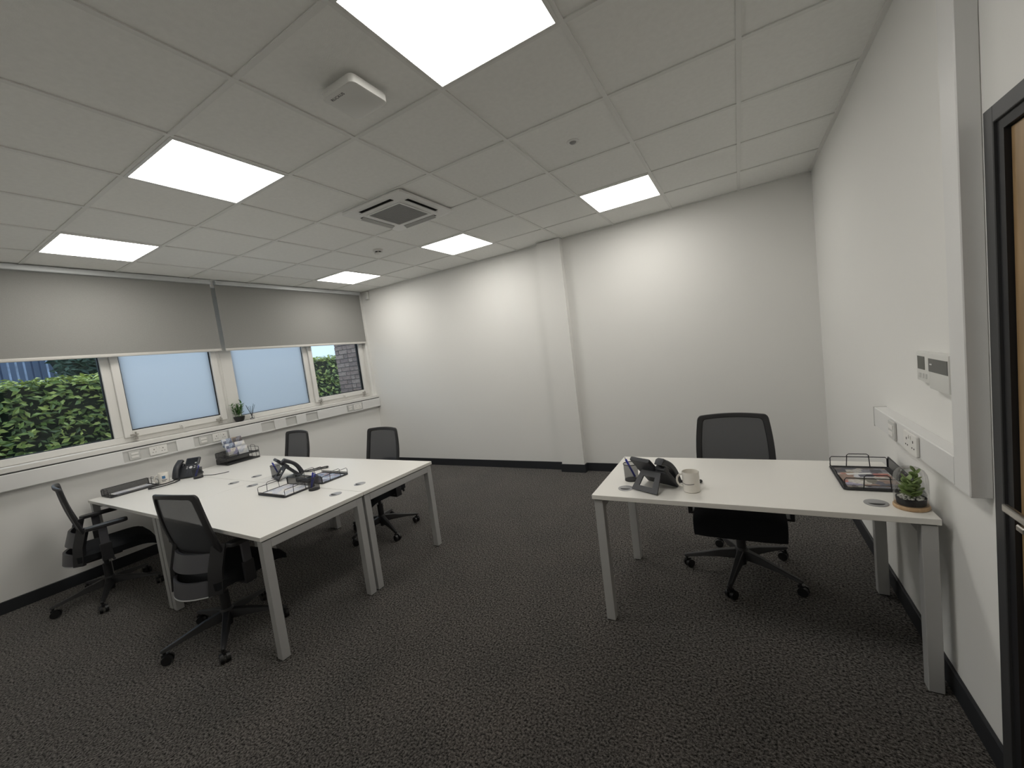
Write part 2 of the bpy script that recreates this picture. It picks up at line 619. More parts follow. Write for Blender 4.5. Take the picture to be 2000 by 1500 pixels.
# air conditioning cassette
ac = thing('air_conditioner', 'white square air conditioning cassette in the middle of the ceiling', 'air conditioner', (-2.395, 0.312, H))
f = new(); prism(f, rrect(0.63, 0.625, 0.03), -0.022, -0.0005); soften(f, 0.009, 2)
obj('fascia', f, 'ac_white', ac, True)
g = obj('grille', bx((-0.165, -0.165, -0.027), (0.165, 0.165, -0.0215), 0.002), 'ac_grille', ac)
fr = new()
for s_ in (-1, 1):
    box(fr, (-0.178, s_ * 0.172 - 0.006, -0.030), (0.178, s_ * 0.172 + 0.006, -0.0215))
    box(fr, (s_ * 0.172 - 0.006, -0.166, -0.030), (s_ * 0.172 + 0.006, 0.166, -0.0215))
obj('grille_frame', fr, 'ac_white', ac)
for k in range(22):
    y = -0.158 + k * 0.0150
    obj('grille_slat', bx((-0.163, y - 0.0025, -0.0295), (0.163, y + 0.0025, -0.0272)), 'ac_grille', g)
for a in range(4):
    M = Matrix.Rotation(a * math.pi / 2, 4, 'Z')
    s1 = new(); box(s1, (-0.17, -0.262, -0.0232), (0.17, -0.226, -0.0215), M)
    sl = obj('outlet_shade', s1, 'hole_shade', ac)  # flat black plate paints the shade of the outlet recess
    v = new(); box(v, (-0.168, 0, -0.0015), (0.168, 0.034, 0.0015), M @ Matrix.Translation((0, -0.226, -0.0245)) @ Matrix.Rotation(R(180 + 24), 4, 'X'))
    obj('air_vane', v, 'ac_vane', sl)

# wireless access box with its lettering
ap = thing('access_point', 'square white wireless box hanging under a ceiling tile', 'wireless box', (-1.50, -0.85, H + 0.0065))
b = new(); prism(b, rrect(0.165, 0.165, 0.03), -0.014, 0.0); obj('mount', b, 'plastic_white', ap)
b = new(); prism(b, rrect(0.205, 0.205, 0.025), -0.052, -0.014); soften(b, 0.008, 2); obj('housing', b, 'plastic_white', ap, True)
for k in range(3):
    obj('status_light', bx((-0.055 - k * 0.016, -0.1032, -0.036), (-0.048 - k * 0.016, -0.102, -0.031)), 'key_light', ap)
def text(s, size, M, parent, m='ink', name='lettering', depth=0.0004):
    cu = bpy.data.curves.new('t', 'FONT')
    cu.body = s
    cu.size = size
    cu.align_x = 'CENTER'
    cu.align_y = 'CENTER'
    cu.extrude = depth
    to = bpy.data.objects.new('t', cu)
    C.objects.link(to)
    bpy.context.view_layer.update()
    me = bpy.data.meshes.new_from_object(to.evaluated_get(bpy.context.evaluated_depsgraph_get()))
    bpy.data.objects.remove(to)
    bpy.data.curves.remove(cu)
    me.transform(M)
    me.materials.clear()
    me.materials.append(MATS[m])
    o = bpy.data.objects.new(name, me)
    C.objects.link(o)
    o.parent = parent
    return o
text('RUCKUS', 0.021, Matrix.Translation((-0.028, -0.07, -0.0523)) @ Matrix.Rotation(math.pi, 4, 'X'), ap, 'grey_plastic')

# smoke detector, ceiling movement sensor, corner alarm sensor
sd = thing('smoke_detector', 'small white round smoke detector with dark slots on the ceiling', 'smoke detector', (-3.325, 0.93, H + 0.0065))
b = new(); lathe(b, [(0, 0), (0.052, 0), (0.052, -0.016), (0.046, -0.022), (0, -0.022)]); obj('base', b, 'plastic_white', sd, True)
b = new(); lathe(b, [(0, -0.022), (0.036, -0.022), (0.036, -0.034), (0, -0.034)]); obj('sensing_slot', b, 'hole_shade', sd, True)
b = new(); lathe(b, [(0, -0.034), (0.040, -0.034), (0.036, -0.046), (0.02, -0.05), (0, -0.05)]); obj('cap', b, 'plastic_white', sd, True)
for k in range(6):
    a = k * math.pi / 3 + 0.3
    b = new(); cyl(b, (0.037 * math.cos(a), 0.037 * math.sin(a), -0.036), (0.037 * math.cos(a), 0.037 * math.sin(a), -0.021), 0.004, n=6)
    obj('rib', b, 'plastic_white', sd)
pr = thing('movement_sensor', 'flush round grey movement sensor in a ceiling tile', 'sensor', (-0.90, 0.312, H + 0.0065))
b = new(); lathe(b, [(0, 0), (0.040, 0), (0.040, -0.003), (0.030, -0.006), (0.026, -0.004), (0, -0.004)]); obj('ring', b, 'ac_white', pr, True)
b = new(); lathe(b, [(0, -0.0035), (0.022, -0.0035), (0.016, -0.010), (0, -0.013)]); obj('lens', b, 'ac_grille', pr, True)
al = thing('alarm_sensor', 'small white alarm sensor high in the corner beside the blind', 'sensor', (-5.135, YB, 2.66))
b = new(); prism(b, rrect(0.062, 0.042, 0.010), 0.0, 0.115, Matrix.Translation((0, -0.0215, 0))); soften(b, 0.004, 2); obj('housing', b, 'plastic_white', al, True)
b = new(); prism(b, rrect(0.044, 0.030, 0.009), -0.004, 0.036, Matrix.Translation((0, -0.0335, 0.004))); obj('lens', b, 'key_light', al, True)

# ------------------------------------------------------------------ windows, sill, blinds
GX = -5.375
def window(name, y0, y1, yc, post, label):
    """two panes: one fixed, one opening casement, split at yc"""
    z0, z1 = SILL + 0.002, WZ1
    f = new()
    t = 0.055
    box(f, (GX - 0.035, y0, z0), (GX + 0.03, y0 + t + post, z1))
    box(f, (GX - 0.035, y1 - t, z0), (GX + 0.03, y1, z1))
    box(f, (GX - 0.035, y0 + t + post, z0), (GX + 0.03, y1 - t, z0 + 0.06))
    box(f, (GX - 0.035, y0 + t + post, z1 - 0.06), (GX + 0.03, y1 - t, z1))
    box(f, (GX - 0.035, yc - 0.035, z0 + 0.06), (GX + 0.03, yc + 0.035, z1 - 0.06))
    soften(f, 0.004, 1)
    w = struct(name, f, 'upvc', label=label)
    return w, z0, z1
def pane(parent, y0, y1, z0, z1, m, x=GX):
    p = obj('pane', bx((x - 0.004, y0, z0), (x + 0.004, y1, z1)), m, parent)
    s_ = new()
    q = 0.010
    for lo, hi in (((y0, z0), (y1, z0 + q)), ((y0, z1 - q), (y1, z1)), ((y0, z0 + q), (y0 + q, z1 - q)), ((y1 - q, z0 + q), (y1, z1 - q))):
        box(s_, (x + 0.0042, lo[0], lo[1]), (x + 0.010, hi[0], hi[1]))
        box(s_, (x - 0.034, lo[0], lo[1]), (x - 0.0042, hi[0], hi[1]))
    obj('glazing_seal', s_, 'seal_rebate_black', p)
    return p
def casement(parent, y0, y1, z0, z1, m):
    c = new()
    t = 0.062
    xa, xb = GX - 0.02, GX + 0.055
    box(c, (xa, y0, z0), (xb, y0 + t, z1))
    box(c, (xa, y1 - t, z0), (xb, y1, z1))
    box(c, (xa, y0 + t, z0), (xb, y1 - t, z0 + t))
    box(c, (xa, y0 + t, z1 - t), (xb, y1 - t, z1))
    soften(c, 0.004, 1)
    s_ = obj('casement', c, 'upvc', parent)
    pane(s_, y0 + t, y1 - t, z0 + t, z1 - t, m, GX + 0.02)
    for yy in (y0 + 0.07, y1 - 0.09):
        h = new()
        box(h, (xb, yy - 0.03, z0 + 0.012), (xb + 0.012, yy + 0.03, z0 + 0.028))
        cyl(h, (xb + 0.006, yy + 0.012, z0 - 0.006), (xb + 0.006, yy + 0.012, z0 + 0.045), 0.008, n=8)
        box(h, (xb, yy - 0.012, z0 - 0.03), (xb + 0.02, yy + 0.02, z0 - 0.006))
        obj('restrictor', h, 'steel', s_)
    ym = (y0 + y1) / 2
    h = new()
    box(h, (xb, ym - 0.012, z0 + 0.012), (xb + 0.010, ym + 0.012, z0 + 0.04))
    tube(h, [(xb + 0.008, ym, z0 + 0.03), (xb + 0.022, ym + 0.01, z0 + 0.026), (xb + 0.026, ym + 0.012, z0 - 0.012)], 0.006, 6)
    obj('window_handle', h, 'upvc', s_)
w1, z0, z1 = window('window_1', WY0, 0.20, -0.785, 0.0, 'left white window, clear hedge view and one frosted casement')
pane(w1, WY0 + 0.05, -0.815, z0 + 0.056, z1 - 0.056, 'window_glass')
casement(w1, -0.752, 0.158, z0 + 0.05, z1 - 0.05, 'frosted_glass')
w2, z0, z1 = window('window_2', 0.20, WY1, 1.26, 0.07, 'right white window, frosted pane beside a clear casement')
pane(w2, 0.32, 1.23, z0 + 0.056, z1 - 0.056, 'frosted_glass')
casement(w2, 1.292, 2.222, z0 + 0.05, z1 - 0.05, 'window_glass')
b = new(); box(b, (-5.465, YF, 1.096), (-5.237, YB, SILL)); soften(b, 0.006, 2)
struct('trim_2', b, 'upvc', label='long white window sill')

def blind(y0, y1, label):
    t = thing('roller_blind', label, 'blind', (-5.262, (y0 + y1) / 2, 1.985), 0, 'half lowered roller blinds')
    hw = (y1 - y0) / 2
    obj('cloth', bx((-0.0015, -hw, 0.022), (0.0015, hw, 0.765)), 'blind_cloth', t)
    b = new(); prism(b, rrect(0.016, 0.030, 0.006, 3), -hw, hw, Matrix.Rotation(R(90), 4, 'X') @ Matrix.Translation((0, 0.011, 0))); obj('bottom_rail', b, 'blind_rail', t, True)
    b = new(); box(b, (-0.03, -hw, 0.755), (0.038, hw, 0.803)); soften(b, 0.006, 2); obj('head_rail', b, 'alu', t)
    return t
blind(-2.05, 0.193, 'wide grey roller blind half lowered over the left window')
bl2 = blind(0.238, 2.275, 'narrower looking grey roller blind half lowered over the right window')
b = new(); tube(b, [(0.012, 1.02, 0.76), (0.012, 1.02, -0.60), (0.018, 1.022, -0.70), (0.024, 1.02, -0.60), (0.024, 1.02, 0.76)], 0.0022, 5); obj('pull_cord', b, 'plastic_white', bl2)

# cable trunking under the sill
tr = thing('cable_trunking', 'long white cable trunking with sockets below the window sill', 'trunking', (XL, 0, 0.955))
obj('backing', bx((0.0, YF, 0.0), (0.048, YB - 0.002, 0.132)), 'trunking_base', tr)
obj('sill_gap_shade', bx((0.0, YF, 0.132), (0.050, YB - 0.002, 0.1405)), 'hole_shade', tr)  # solid black strip, painted shade of the gap under the sill
for a, c in ((YF, -0.82), (-0.40, -0.245), (0.10, 0.46), (0.62, 0.77), (0.91, 1.05), (1.22, 1.70), (1.99, YB - 0.002)):
    obj('cover_panel', bx((0.048, a, 0.002), (0.060, c, 0.130), 0.003), 'trunking', tr)
for zz in (0.0, 0.118):
    obj('edge_rail', bx((0.048, YF, zz), (0.056, YB - 0.002, zz + 0.014)), 'trunking', tr)

# sockets
def double_socket(loc, rz, label, cat='socket'):
    t = thing('double_socket', label, cat, loc, rz, 'white double power sockets')
    b = new(); prism(b, rrect(0.146, 0.086, 0.006, 3), 0, 0.010, Matrix.Rotation(R(90), 4, 'X')); soften(b, 0.002, 1)
    obj('plate', b, 'socket_white', t)
    for sx in (-0.036, 0.036):
        h = new()
        box(h, (sx - 0.003, -0.0108, 0.008), (sx + 0.003, -0.0098, 0.018))
        for q in (-0.011, 0.011):
            box(h, (sx + q - 0.0035, -0.0108, -0.016), (sx + q + 0.0035, -0.0098, -0.011))
        obj('pin_holes', h, 'hole_shade', t)
        obj('rocker_switch', bx((sx * 0.3 - 0.005, -0.013, 0.018), (sx * 0.3 + 0.005, -0.0098, 0.034), 0.001), 'socket_white', t)
    return t
def data_outlet(loc, rz, label):
    t = thing('data_outlet', label, 'outlet', loc, rz, 'white data outlets')
    b = new(); prism(b, rrect(0.086, 0.086, 0.006, 3), 0, 0.009, Matrix.Rotation(R(90), 4, 'X')); soften(b, 0.002, 1)
    obj('plate', b, 'trunking_base', t)
    for sz in (-0.016, 0.016):
        obj('data_port', bx((-0.028, -0.0125, sz - 0.010), (0.028, -0.0088, sz + 0.010), 0.001), 'socket_white', t)
    return t
SXL = XL + 0.0485
for y, lab in ((-0.55, 'white double socket under the window above the mug with the blue square'), (0.005, 'white double socket below the sill, behind the two tier letter tray'), (1.90, 'white double socket on the trunking, nearest the back wall')):
    double_socket((SXL, y, 1.022), R(90), lab)
for y, lab in ((-0.735, 'white data outlet on the trunking above the single letter tray'), (-0.155, 'white data outlet below the sill, left of the two tier tray'), (1.765, 'white data outlet on the trunking, nearest the back wall')):
    data_outlet((SXL, y, 1.022), R(90), lab)

# trunking on the door wall: a short run and a riser
ta = thing('wall_trunking', 'white L shaped trunking rising beside the door', 'trunking', (XR, 0, 0))
b = new()
box(b, (-0.052, -0.372, 0.920), (0, 0.545, 1.020)); soften(b, 0.003, 1)
obj('horizontal_run', b, 'trunking', ta)
b = new()
box(b, (-0.052, -0.478, 0.916), (0, -0.3725, H - 0.001)); soften(b, 0.003, 1)
obj('riser', b, 'trunking', ta)
obj('end_cap', bx((-0.054, 0.545, 0.918), (0, 0.552, 1.022), 0.001), 'trunking_base', ta)
double_socket((XR - 0.0525, -0.005, 0.968), R(-90), 'white double socket on the short trunking above the glass plant dome')
data_outlet((XR - 0.0525, 0.235, 0.968), R(-90), 'white data outlet on the short trunking of the door wall')

# wall controllers
tc_ = thing('thermostat', 'small white wall controller with a grey display', 'thermostat', (XR, -0.038, 1.288))
b = new(); box(b, (-0.022, -0.063, -0.058), (0, 0.063, 0.060)); soften(b, 0.004, 2); obj('housing', b, 'plastic_white', tc_, True)
obj('display', bx((-0.0232, -0.022, -0.010), (-0.0215, 0.048, 0.042)), 'lcd', tc_)
for k in range(3):
    obj('button', bx((-0.0235, -0.04 + k * 0.03, -0.045), (-0.0215, -0.022 + k * 0.03, -0.025), 0.001), 'trunking_base', tc_)
t2 = thing('heating_control', 'white wall controller with a dark panel beside the riser', 'wall controller', (XR, -0.205, 1.288))
b = new(); box(b, (-0.030, -0.085, -0.075), (0, 0.085, 0.062)); soften(b, 0.006, 2); obj('housing', b, 'plastic_white', t2, True)
obj('dark_panel', bx((-0.0312, -0.080, -0.008), (-0.0295, 0.080, 0.042)), 'control_panel', t2)
obj('button', bx((-0.0325, 0.045, 0.018), (-0.0308, 0.065, 0.023)), 'key_light', t2)

# door
b = new()
for lo, hi in (((-0.014, DY1 - 0.005, 0.0), (0.13, DY1 + 0.042, DZ + 0.04)), ((-0.014, DY0 - 0.042, 0.0), (0.13, DY0 + 0.005, DZ + 0.04)), ((-0.014, DY0 + 0.005, DZ - 0.005), (0.13, DY1 - 0.005, DZ + 0.04))):
    box(b, (XR + lo[0], lo[1], lo[2]), (XR + hi[0], hi[1], hi[2]))
soften(b, 0.002, 1)
trim = struct('trim_3', b, 'door_frame_grey', label='dark grey door frame')
b = new()
for lo, hi in (((-0.006, DY1 - 0.037, 0.0), (0.09, DY1 - 0.005, DZ - 0.005)), ((-0.006, DY0 + 0.005, 0.0), (0.09, DY0 + 0.03, DZ - 0.005)), ((-0.006, DY0 + 0.03, DZ - 0.033), (0.09, DY1 - 0.037, DZ - 0.005))):
    box(b, (XR + lo[0], lo[1], lo[2]), (XR + hi[0], hi[1], hi[2]))
obj('rebate_band', b, 'seal_rebate_black', trim)  # near-black band between door frame and leaf
d1 = struct('door_1', bx((XR + 0.006, DY0 + 0.033, 0.004), (XR + 0.05, DY1 - 0.040, DZ - 0.036), 0.001), 'oak', label='oak veneered door')
b = new()
hx = XR - 0.055
box(b, (hx - 0.006, -0.805, 0.957), (hx + 0.006, -0.677, 0.978)); soften(b, 0.003, 2)
cyl(b, (hx, -0.792, 0.9675), (XR + 0.005, -0.792, 0.9675), 0.009, n=12)
dh = obj('door_handle', b, 'steel', d1)
b = new(); cyl(b, (XR - 0.004, -0.792, 0.9675), (XR + 0.006, -0.792, 0.9675), 0.026, n=20); obj('handle_rose', b, 'steel', dh, True)
b = new(); box(b, (XR - 0.028, -0.690, 0.896), (XR + 0.006, -0.655, 0.914)); soften(b, 0.003, 1); obj('thumb_turn', b, 'steel', d1)
sg = thing('door_closer', 'black box above the door, its corner at the edge of the photo', 'door closer', (XR, -0.905, 2.262))
b = new(); box(b, (-0.045, -0.14, 0), (0, 0.14, 0.065)); soften(b, 0.006, 2); obj('body', b, 'charcoal_sign', sg)
b = new(); box(b, (-0.06, -0.13, 0.02), (-0.045, -0.10, 0.045)); obj('spindle', b, 'steel', sg)

# ------------------------------------------------------------------ desks
DH = 0.725
def desk(x0, x1, y0, y1, label, group, grom):
    cx, cy = (x0 + x1) / 2, (y0 + y1) / 2
    t = thing('desk', label, 'desk', (cx, cy, 0), 0, group)
    w, d = (x1 - x0) / 2, (y1 - y0) / 2
    b = new(); box(b, (-w, -d, DH - 0.025), (w, d, DH)); soften(b, 0.0015, 1)
    top = obj('tabletop', b, 'desk_white', t)
    lw, ins = 0.048, 0.008
    zt = DH - 0.025 - 0.007
    for sx in (-1, 1):
        xo = sx * (w - ins)
        xi = sx * (w - ins - lw)
        xa, xb = min(xo, xi), max(xo, xi)
        for sy in (-1, 1):
            yo, yi = sy * (d - ins), sy * (d - ins - lw)
            b = new(); box(b, (xa, min(yo, yi), 0.004), (xb, max(yo, yi), zt)); soften(b, 0.002, 1)
            lg = obj('leg', b, 'desk_frame', t)
            obj('foot', bx((xa + 0.004, min(yo, yi) + 0.004, 0.0), (xb - 0.004, max(yo, yi) - 0.004, 0.004)), 'gap_shade_and_foot', lg)
        b = new(); box(b, (xa, -d + ins + lw, zt - 0.048), (xb, d - ins - lw, zt)); soften(b, 0.002, 1)
        obj('end_rail', b, 'desk_frame', t)
        obj('gap_shade_strip', bx((xa + 0.003, -d + ins + 0.003, zt), (xb - 0.003, d - ins - 0.003, DH - 0.025)), 'gap_shade_and_foot', t)  # added black filler, paints the dark shadow line below the tabletop
    for sy in (-1, 1):
        yb = sy * (d - 0.15)
        obj('long_beam', bx((-w + ins + lw, yb - 0.02, zt - 0.04), (w - ins - lw, yb + 0.02, zt)), 'desk_frame', t)
    for gx, gy in grom:
        b = new(); lathe(b, [(0, DH), (0.041, DH), (0.041, DH + 0.0022), (0.036, DH + 0.0032), (0, DH + 0.0032)], 28, (gx - cx, gy - cy))
        g_ = obj('cable_grommet', b, 'grommet', t, True)
        b = new(); prism(b, [(0.030 * math.cos(R(a)) + gx - cx, 0.030 * math.sin(R(a)) + gy - cy) for a in range(200, 341, 14)], DH + 0.0033, DH + 0.0036)
        obj('cable_slot', b, 'hole_shade', g_)
    return t
IX0, IXM, IX1 = -5.17, -3.795, -2.41
IY0, IYM, IY1 = -1.12, -0.427, 0.287
G1 = 'white desks joined into an island'
desk(IXM + 0.002, IX1, IY0, IYM - 0.002, 'white desk of the island nearest the camera, the mesh chair backed up to it', G1, ((-2.60, -0.505), (-3.67, -0.505)))
desk(IXM + 0.002, IX1, IYM + 0.002, IY1, 'white island desk on the far side, in the middle of the room', G1, ((-2.60, -0.298), (-3.68, -0.298)))
desk(IX0, IXM - 0.002, IY0, IYM - 0.002, 'white island desk by the window on the near side, with the phone facing us', G1, ((-3.99, -0.495), (-4.99, -0.505)))
desk(IX0, IXM - 0.002, IYM + 0.002, IY1, 'white island desk by the window on the far side, under the two tier tray', G1, ((-3.97, -0.313),))
desk(-0.848, 0.522, -0.197, 0.533, 'white desk standing alone against the right wall', 'white desks standing alone', ((-0.692, -0.07), (0.362, -0.07)))

# ------------------------------------------------------------------ office chairs
def make_chair():
    t = thing('office_chair', 'x', 'chair', (0, 0, 0), 0, 'black mesh backed office chairs')
    # five star base
    b = new(); lathe(b, [(0, 0.055), (0.022, 0.055), (0.024, 0.09), (0.040, 0.095), (0.040, 0.150), (0.030, 0.165), (0, 0.165)], 20)
    obj('base_hub', b, 'black_plastic', t, True)
    for k in range(5):
        a = R(90 + 72 * k)
        M = Matrix.Rotation(a, 4, 'Z')
        b = new()
        pts = []
        for r_, zt, zb, hw in ((0.025, 0.155, 0.098, 0.030), (0.12, 0.140, 0.098, 0.025), (0.22, 0.115, 0.090, 0.020), (0.322, 0.092, 0.074, 0.016), (0.338, 0.086, 0.074, 0.010)):
            pts.append([b.verts.new(M @ Vector(v)) for v in ((r_, -hw, zb), (r_, hw, zb), (r_, hw * 0.6, zt), (r_, -hw * 0.6, zt))])
        for p, q in zip(pts, pts[1:]):
            for i in range(4):
                j = (i + 1) % 4
                b.faces.new((p[i], p[j], q[j], q[i]))
        b.faces.new(pts[0][::-1]); b.faces.new(pts[-1])
        soften(b, 0.003, 1)
        leg = obj('base_leg', b, 'black_plastic', t)
        # castor
        sw = a + (0.6, -0.5, 2.2, 1.1, -1.3)[k]
        cc = M @ Vector((0.322, 0, 0))
        ax = Vector((math.cos(sw), math.sin(sw), 0))
        b = new()
        off = Vector((-ax.y, ax.x, 0)) * 0.012
        box(b, (-0.012, -0.011, 0.045), (0.020, 0.011, 0.062), Matrix.Translation(cc) @ Matrix.Rotation(sw + math.pi / 2, 4, 'Z'))
        cyl(b, cc + Vector((0, 0, 0.05)), cc + Vector((0, 0, 0.078)), 0.008, n=8)
        cs = obj('castor', b, 'castor_black', t)
        for s_ in (-1, 1):
            b = new()
            w0 = cc + off + ax * (0.007 * s_) + Vector((0, 0, 0.0285))
            cyl(b, w0, w0 + ax * (0.018 * s_), 0.0285, 0.026, n=18)
            obj('wheel', b, 'castor_black', cs, True)
    b = new(); cyl(b, (0, 0, 0.16), (0, 0, 0.27), 0.027, n=18); cyl(b, (0, 0, 0.27), (0, 0, 0.345), 0.015, n=14)
    obj('gas_lift', b, 'black_plastic', t, True)
    b = new(); box(b, (-0.085, -0.17, 0.335), (0.085, 0.10, 0.377)); soften(b, 0.012, 2); obj('tilt_mechanism', b, 'black_plastic', t)
    b = new(); tube(b, [(0.07, 0.03, 0.352), (0.18, 0.03, 0.350), (0.225, 0.035, 0.345)], [0.005, 0.005, 0.009], 7); obj('lever', b, 'grey_plastic', t)
    # seat
    b = new()
    nx, ny = 14, 14
    def sp(u, v, up):
        x = (u * 2 - 1); y = (v * 2 - 1)
        ex = math.copysign(abs(x) ** 0.9, x) * (0.240 - 0.018 * max(0, -y))
        ey = math.copysign(abs(y) ** 0.95, y) * 0.232 + 0.072
        k = max(abs(x), abs(y)) ** 6
        # round the corners in plan
        cr_ = 1 - 0.045 * (abs(x) * abs(y)) ** 4
        fall = 0.045 * max(0, (y - 0.45) / 0.55) ** 2
        if up:
            z = 0.462 - 0.030 * k - fall - 0.010 * (1 - x * x) * (1 - max(0, y))
        else:
            z = 0.378 + 0.010 * k - fall * 0.75
        return Vector((ex * cr_, ey * cr_, z))
    top = [[b.verts.new(sp(i / nx, j / ny, True)) for j in range(ny + 1)] for i in range(nx + 1)]
    bot = [[b.verts.new(sp(i / nx, j / ny, False)) for j in range(ny + 1)] for i in range(nx + 1)]
    for i in range(nx):
        for j in range(ny):
            b.faces.new((top[i][j], top[i + 1][j], top[i + 1][j + 1], top[i][j + 1]))
            b.faces.new((bot[i][j], bot[i][j + 1], bot[i + 1][j + 1], bot[i + 1][j]))
    for i in range(nx):
        b.faces.new((top[i][0], bot[i][0], bot[i + 1][0], top[i + 1][0]))
        b.faces.new((top[i][ny], top[i + 1][ny], bot[i + 1][ny], bot[i][ny]))
    for j in range(ny):
        b.faces.new((top[0][j], top[0][j + 1], bot[0][j + 1], bot[0][j]))
        b.faces.new((top[nx][j], bot[nx][j], bot[nx][j + 1], top[nx][j + 1]))
    obj('seat', b, 'black_fabric', t, True)
    # back: leaning mesh in a frame
    ZB, ZT = 0.56, 0.970
    def bp(u, z):
        s_ = (z - ZB) / (ZT - ZB)
        hw = 0.207 + 0.022 * math.sin(math.pi * min(1, max(0, 0.15 + s_ * 0.75))) - 0.014 * s_
        y = -0.110 - 0.080 * s_ - 0.012 * math.sin(math.pi * s_) + 0.030 * u * u
        return Vector((u * hw, y, z + 0.010 * (1 - u * u) * s_))
    path = []
    rc = 0.16
    def corner(u0, z0, su, sz, steps=6):
        out = []
        for k in range(steps + 1):
            a = math.pi / 2 * k / steps
            out.append((u0, z0, su, sz, a))
        return out
    us = [i / 10 for i in range(-8, 9)]
    for u in us: path.append(bp(u, ZB))
    for k in range(1, 5):
        a = math.pi / 2 * k / 4; path.append(bp(0.8 + 0.2 * math.sin(a), ZB + 0.045 * (1 - math.cos(a))))
    for k in range(1, 10): path.append(bp(1, ZB + 0.045 + (ZT - ZB - 0.072) * k / 10))
    for k in range(0, 5):
        a = math.pi / 2 * k / 4; path.append(bp(0.90 + 0.10 * math.cos(a), ZT - 0.026 + 0.026 * math.sin(a)))
    for u in us[::-1]: path.append(bp(u, ZT))
    for k in range(0, 5):
        a = math.pi / 2 * k / 4; path.append(bp(-0.90 - 0.10 * math.sin(a), ZT - 0.026 + 0.026 * math.cos(a)))
    for k in range(1, 10)[::-1]: path.append(bp(-1, ZB + 0.045 + (ZT - ZB - 0.072) * k / 10))
    for k in range(1, 5)[::-1]:
        a = math.pi / 2 * k / 4; path.append(bp(-0.8 - 0.2 * math.sin(a), ZB + 0.045 * (1 - math.cos(a))))
    # frame as a flat band following the outline
    b = new()
    cen = bp(0, (ZB + ZT) / 2)
    def inward(p):
        q = Vector((p.x * 0.84, p.y, cen.z + (p.z - cen.z) * 0.87))
        s2 = (q.z - ZB) / (ZT - ZB)
        hw = 0.215
        q.y = -0.110 - 0.080 * s2 - 0.012 * math.sin(math.pi * s2) + 0.030 * (q.x / hw) ** 2
        return q
    ring = []
    for p in path:
        q = inward(p)
        n_ = Vector((0, 0.0095, 0))
        ring.append([b.verts.new(v) for v in (p + n_, p - n_, q - n_, q + n_)])
    m = len(ring)
    for i in range(m):
        p, q = ring[i], ring[(i + 1) % m]
        for k in range(4):
            l = (k + 1) % 4
            b.faces.new((p[k], p[l], q[l], q[k]))
    soften(b, 0.004, 1, 50)
    obj('back_frame', b, 'black_plastic', t, True)
    b = new()
    gu, gv = 12, 12
    def mp_(i, j):
        p = bp(-0.93 + 1.86 * i / gu, ZB + 0.018 + (ZT - ZB - 0.036) * j / gv)
        return p + Vector((0, 0.001, 0))
    gr = [[b.verts.new(mp_(i, j)) for j in range(gv + 1)] for i in range(gu + 1)]
    for i in range(gu):
        for j in range(gv):
            b.faces.new((gr[i][j], gr[i + 1][j], gr[i + 1][j + 1], gr[i][j + 1]))
    obj('back_mesh', b, 'chair_mesh', t, True, label='see-through black mesh')
    # lower shell: two bands and side spines
    def band(z0, z1, y0, y1, hw0, hw1, bulge):
        def fn(u, v):
            x = u * 2 - 1
            z = z0 + (z1 - z0) * v
            hw = hw0 + (hw1 - hw0) * v
            y = y0 + (y1 - y0) * v + bulge * x * x
            n_ = Vector((0.35 * x, -1, 0.15)).normalized()
            return Vector((x * hw, y, z)), n_
        return fn
    b = new(); sheet(b, band(0.500, 0.600, -0.190, -0.160, 0.185, 0.190, 0.055), 16, 4, 0.016); obj('upper_band', b, 'grey_plastic', t, True)
    b = new(); sheet(b, band(0.362, 0.450, -0.222, -0.208, 0.172, 0.180, 0.070), 16, 4, 0.018); lb = obj('lower_band', b, 'grey_plastic', t, True)
    b = new(); tube(b, [(x / 8 * 0.168, -0.2305 + 0.070 * (x / 8) ** 2, 0.358) for x in range(-8, 9)], 0.004, 6); obj('bright_edge', b, 'alu', lb, True)
    for s_ in (-1, 1):
        def fn(u, v, s_=s_):
            z = 0.362 + (0.64 - 0.362) * v
            y = -0.152 + 0.055 * v - 0.012 * (1 - abs(2 * v - 1)) - (0.02 * (1 - u))
            return Vector((s_ * (0.165 + 0.05 * u + 0.008 * v), y + 0.03 * u, z)), Vector((0.5 * s_, -1, 0)).normalized()
        b = new(); sheet(b, fn, 3, 8, 0.020); obj('side_spine', b, 'black_plastic', t, True)
    b = new(); box(b, (-0.035, -0.225, 0.345), (0.035, -0.13, 0.375)); soften(b, 0.006, 1); obj('back_bracket', b, 'black_plastic', t)
    # arms
    for s_ in (-1, 1):
        b = new()
        box(b, (min(s_ * 0.19, s_ * 0.285), -0.03, 0.368), (max(s_ * 0.19, s_ * 0.285), 0.035, 0.384))
        box(b, (min(s_ * 0.265, s_ * 0.287), -0.03, 0.368), (max(s_ * 0.265, s_ * 0.287), 0.035, 0.50))
        soften(b, 0.005, 2)
        ap_ = obj('arm_post', b, 'black_plastic', t)
        obj('arm_sleeve', bx((s_ * 0.276 - 0.009, -0.022, 0.46), (s_ * 0.276 + 0.009, 0.027, 0.625), 0.004, 2), 'grey_plastic', ap_)
        b = new(); prism(b, rrect(0.078, 0.235, 0.030), 0.623, 0.648, Matrix.Translation((s_ * 0.270, 0.03, 0))); soften(b, 0.006, 2)
        obj('arm_pad', b, 'black_plastic', t, True)
    return t
chair = make_chair()
spots = [
    (-0.170, 0.520, 180, 'black mesh office chair behind the single desk by the right wall', 42),
    (-3.050, -1.080, 9, 'black office chair nearest the camera, its back turned to us', 42),
    (-4.660, -1.200, -10, 'black office chair beside the window wall, seen from the side', 48),
    (-3.190, 0.340, 180, 'black office chair across the island, nearest the column', 50),
    (-4.480, 0.270, 180, 'black office chair across the island, close to the windows', 40),
]
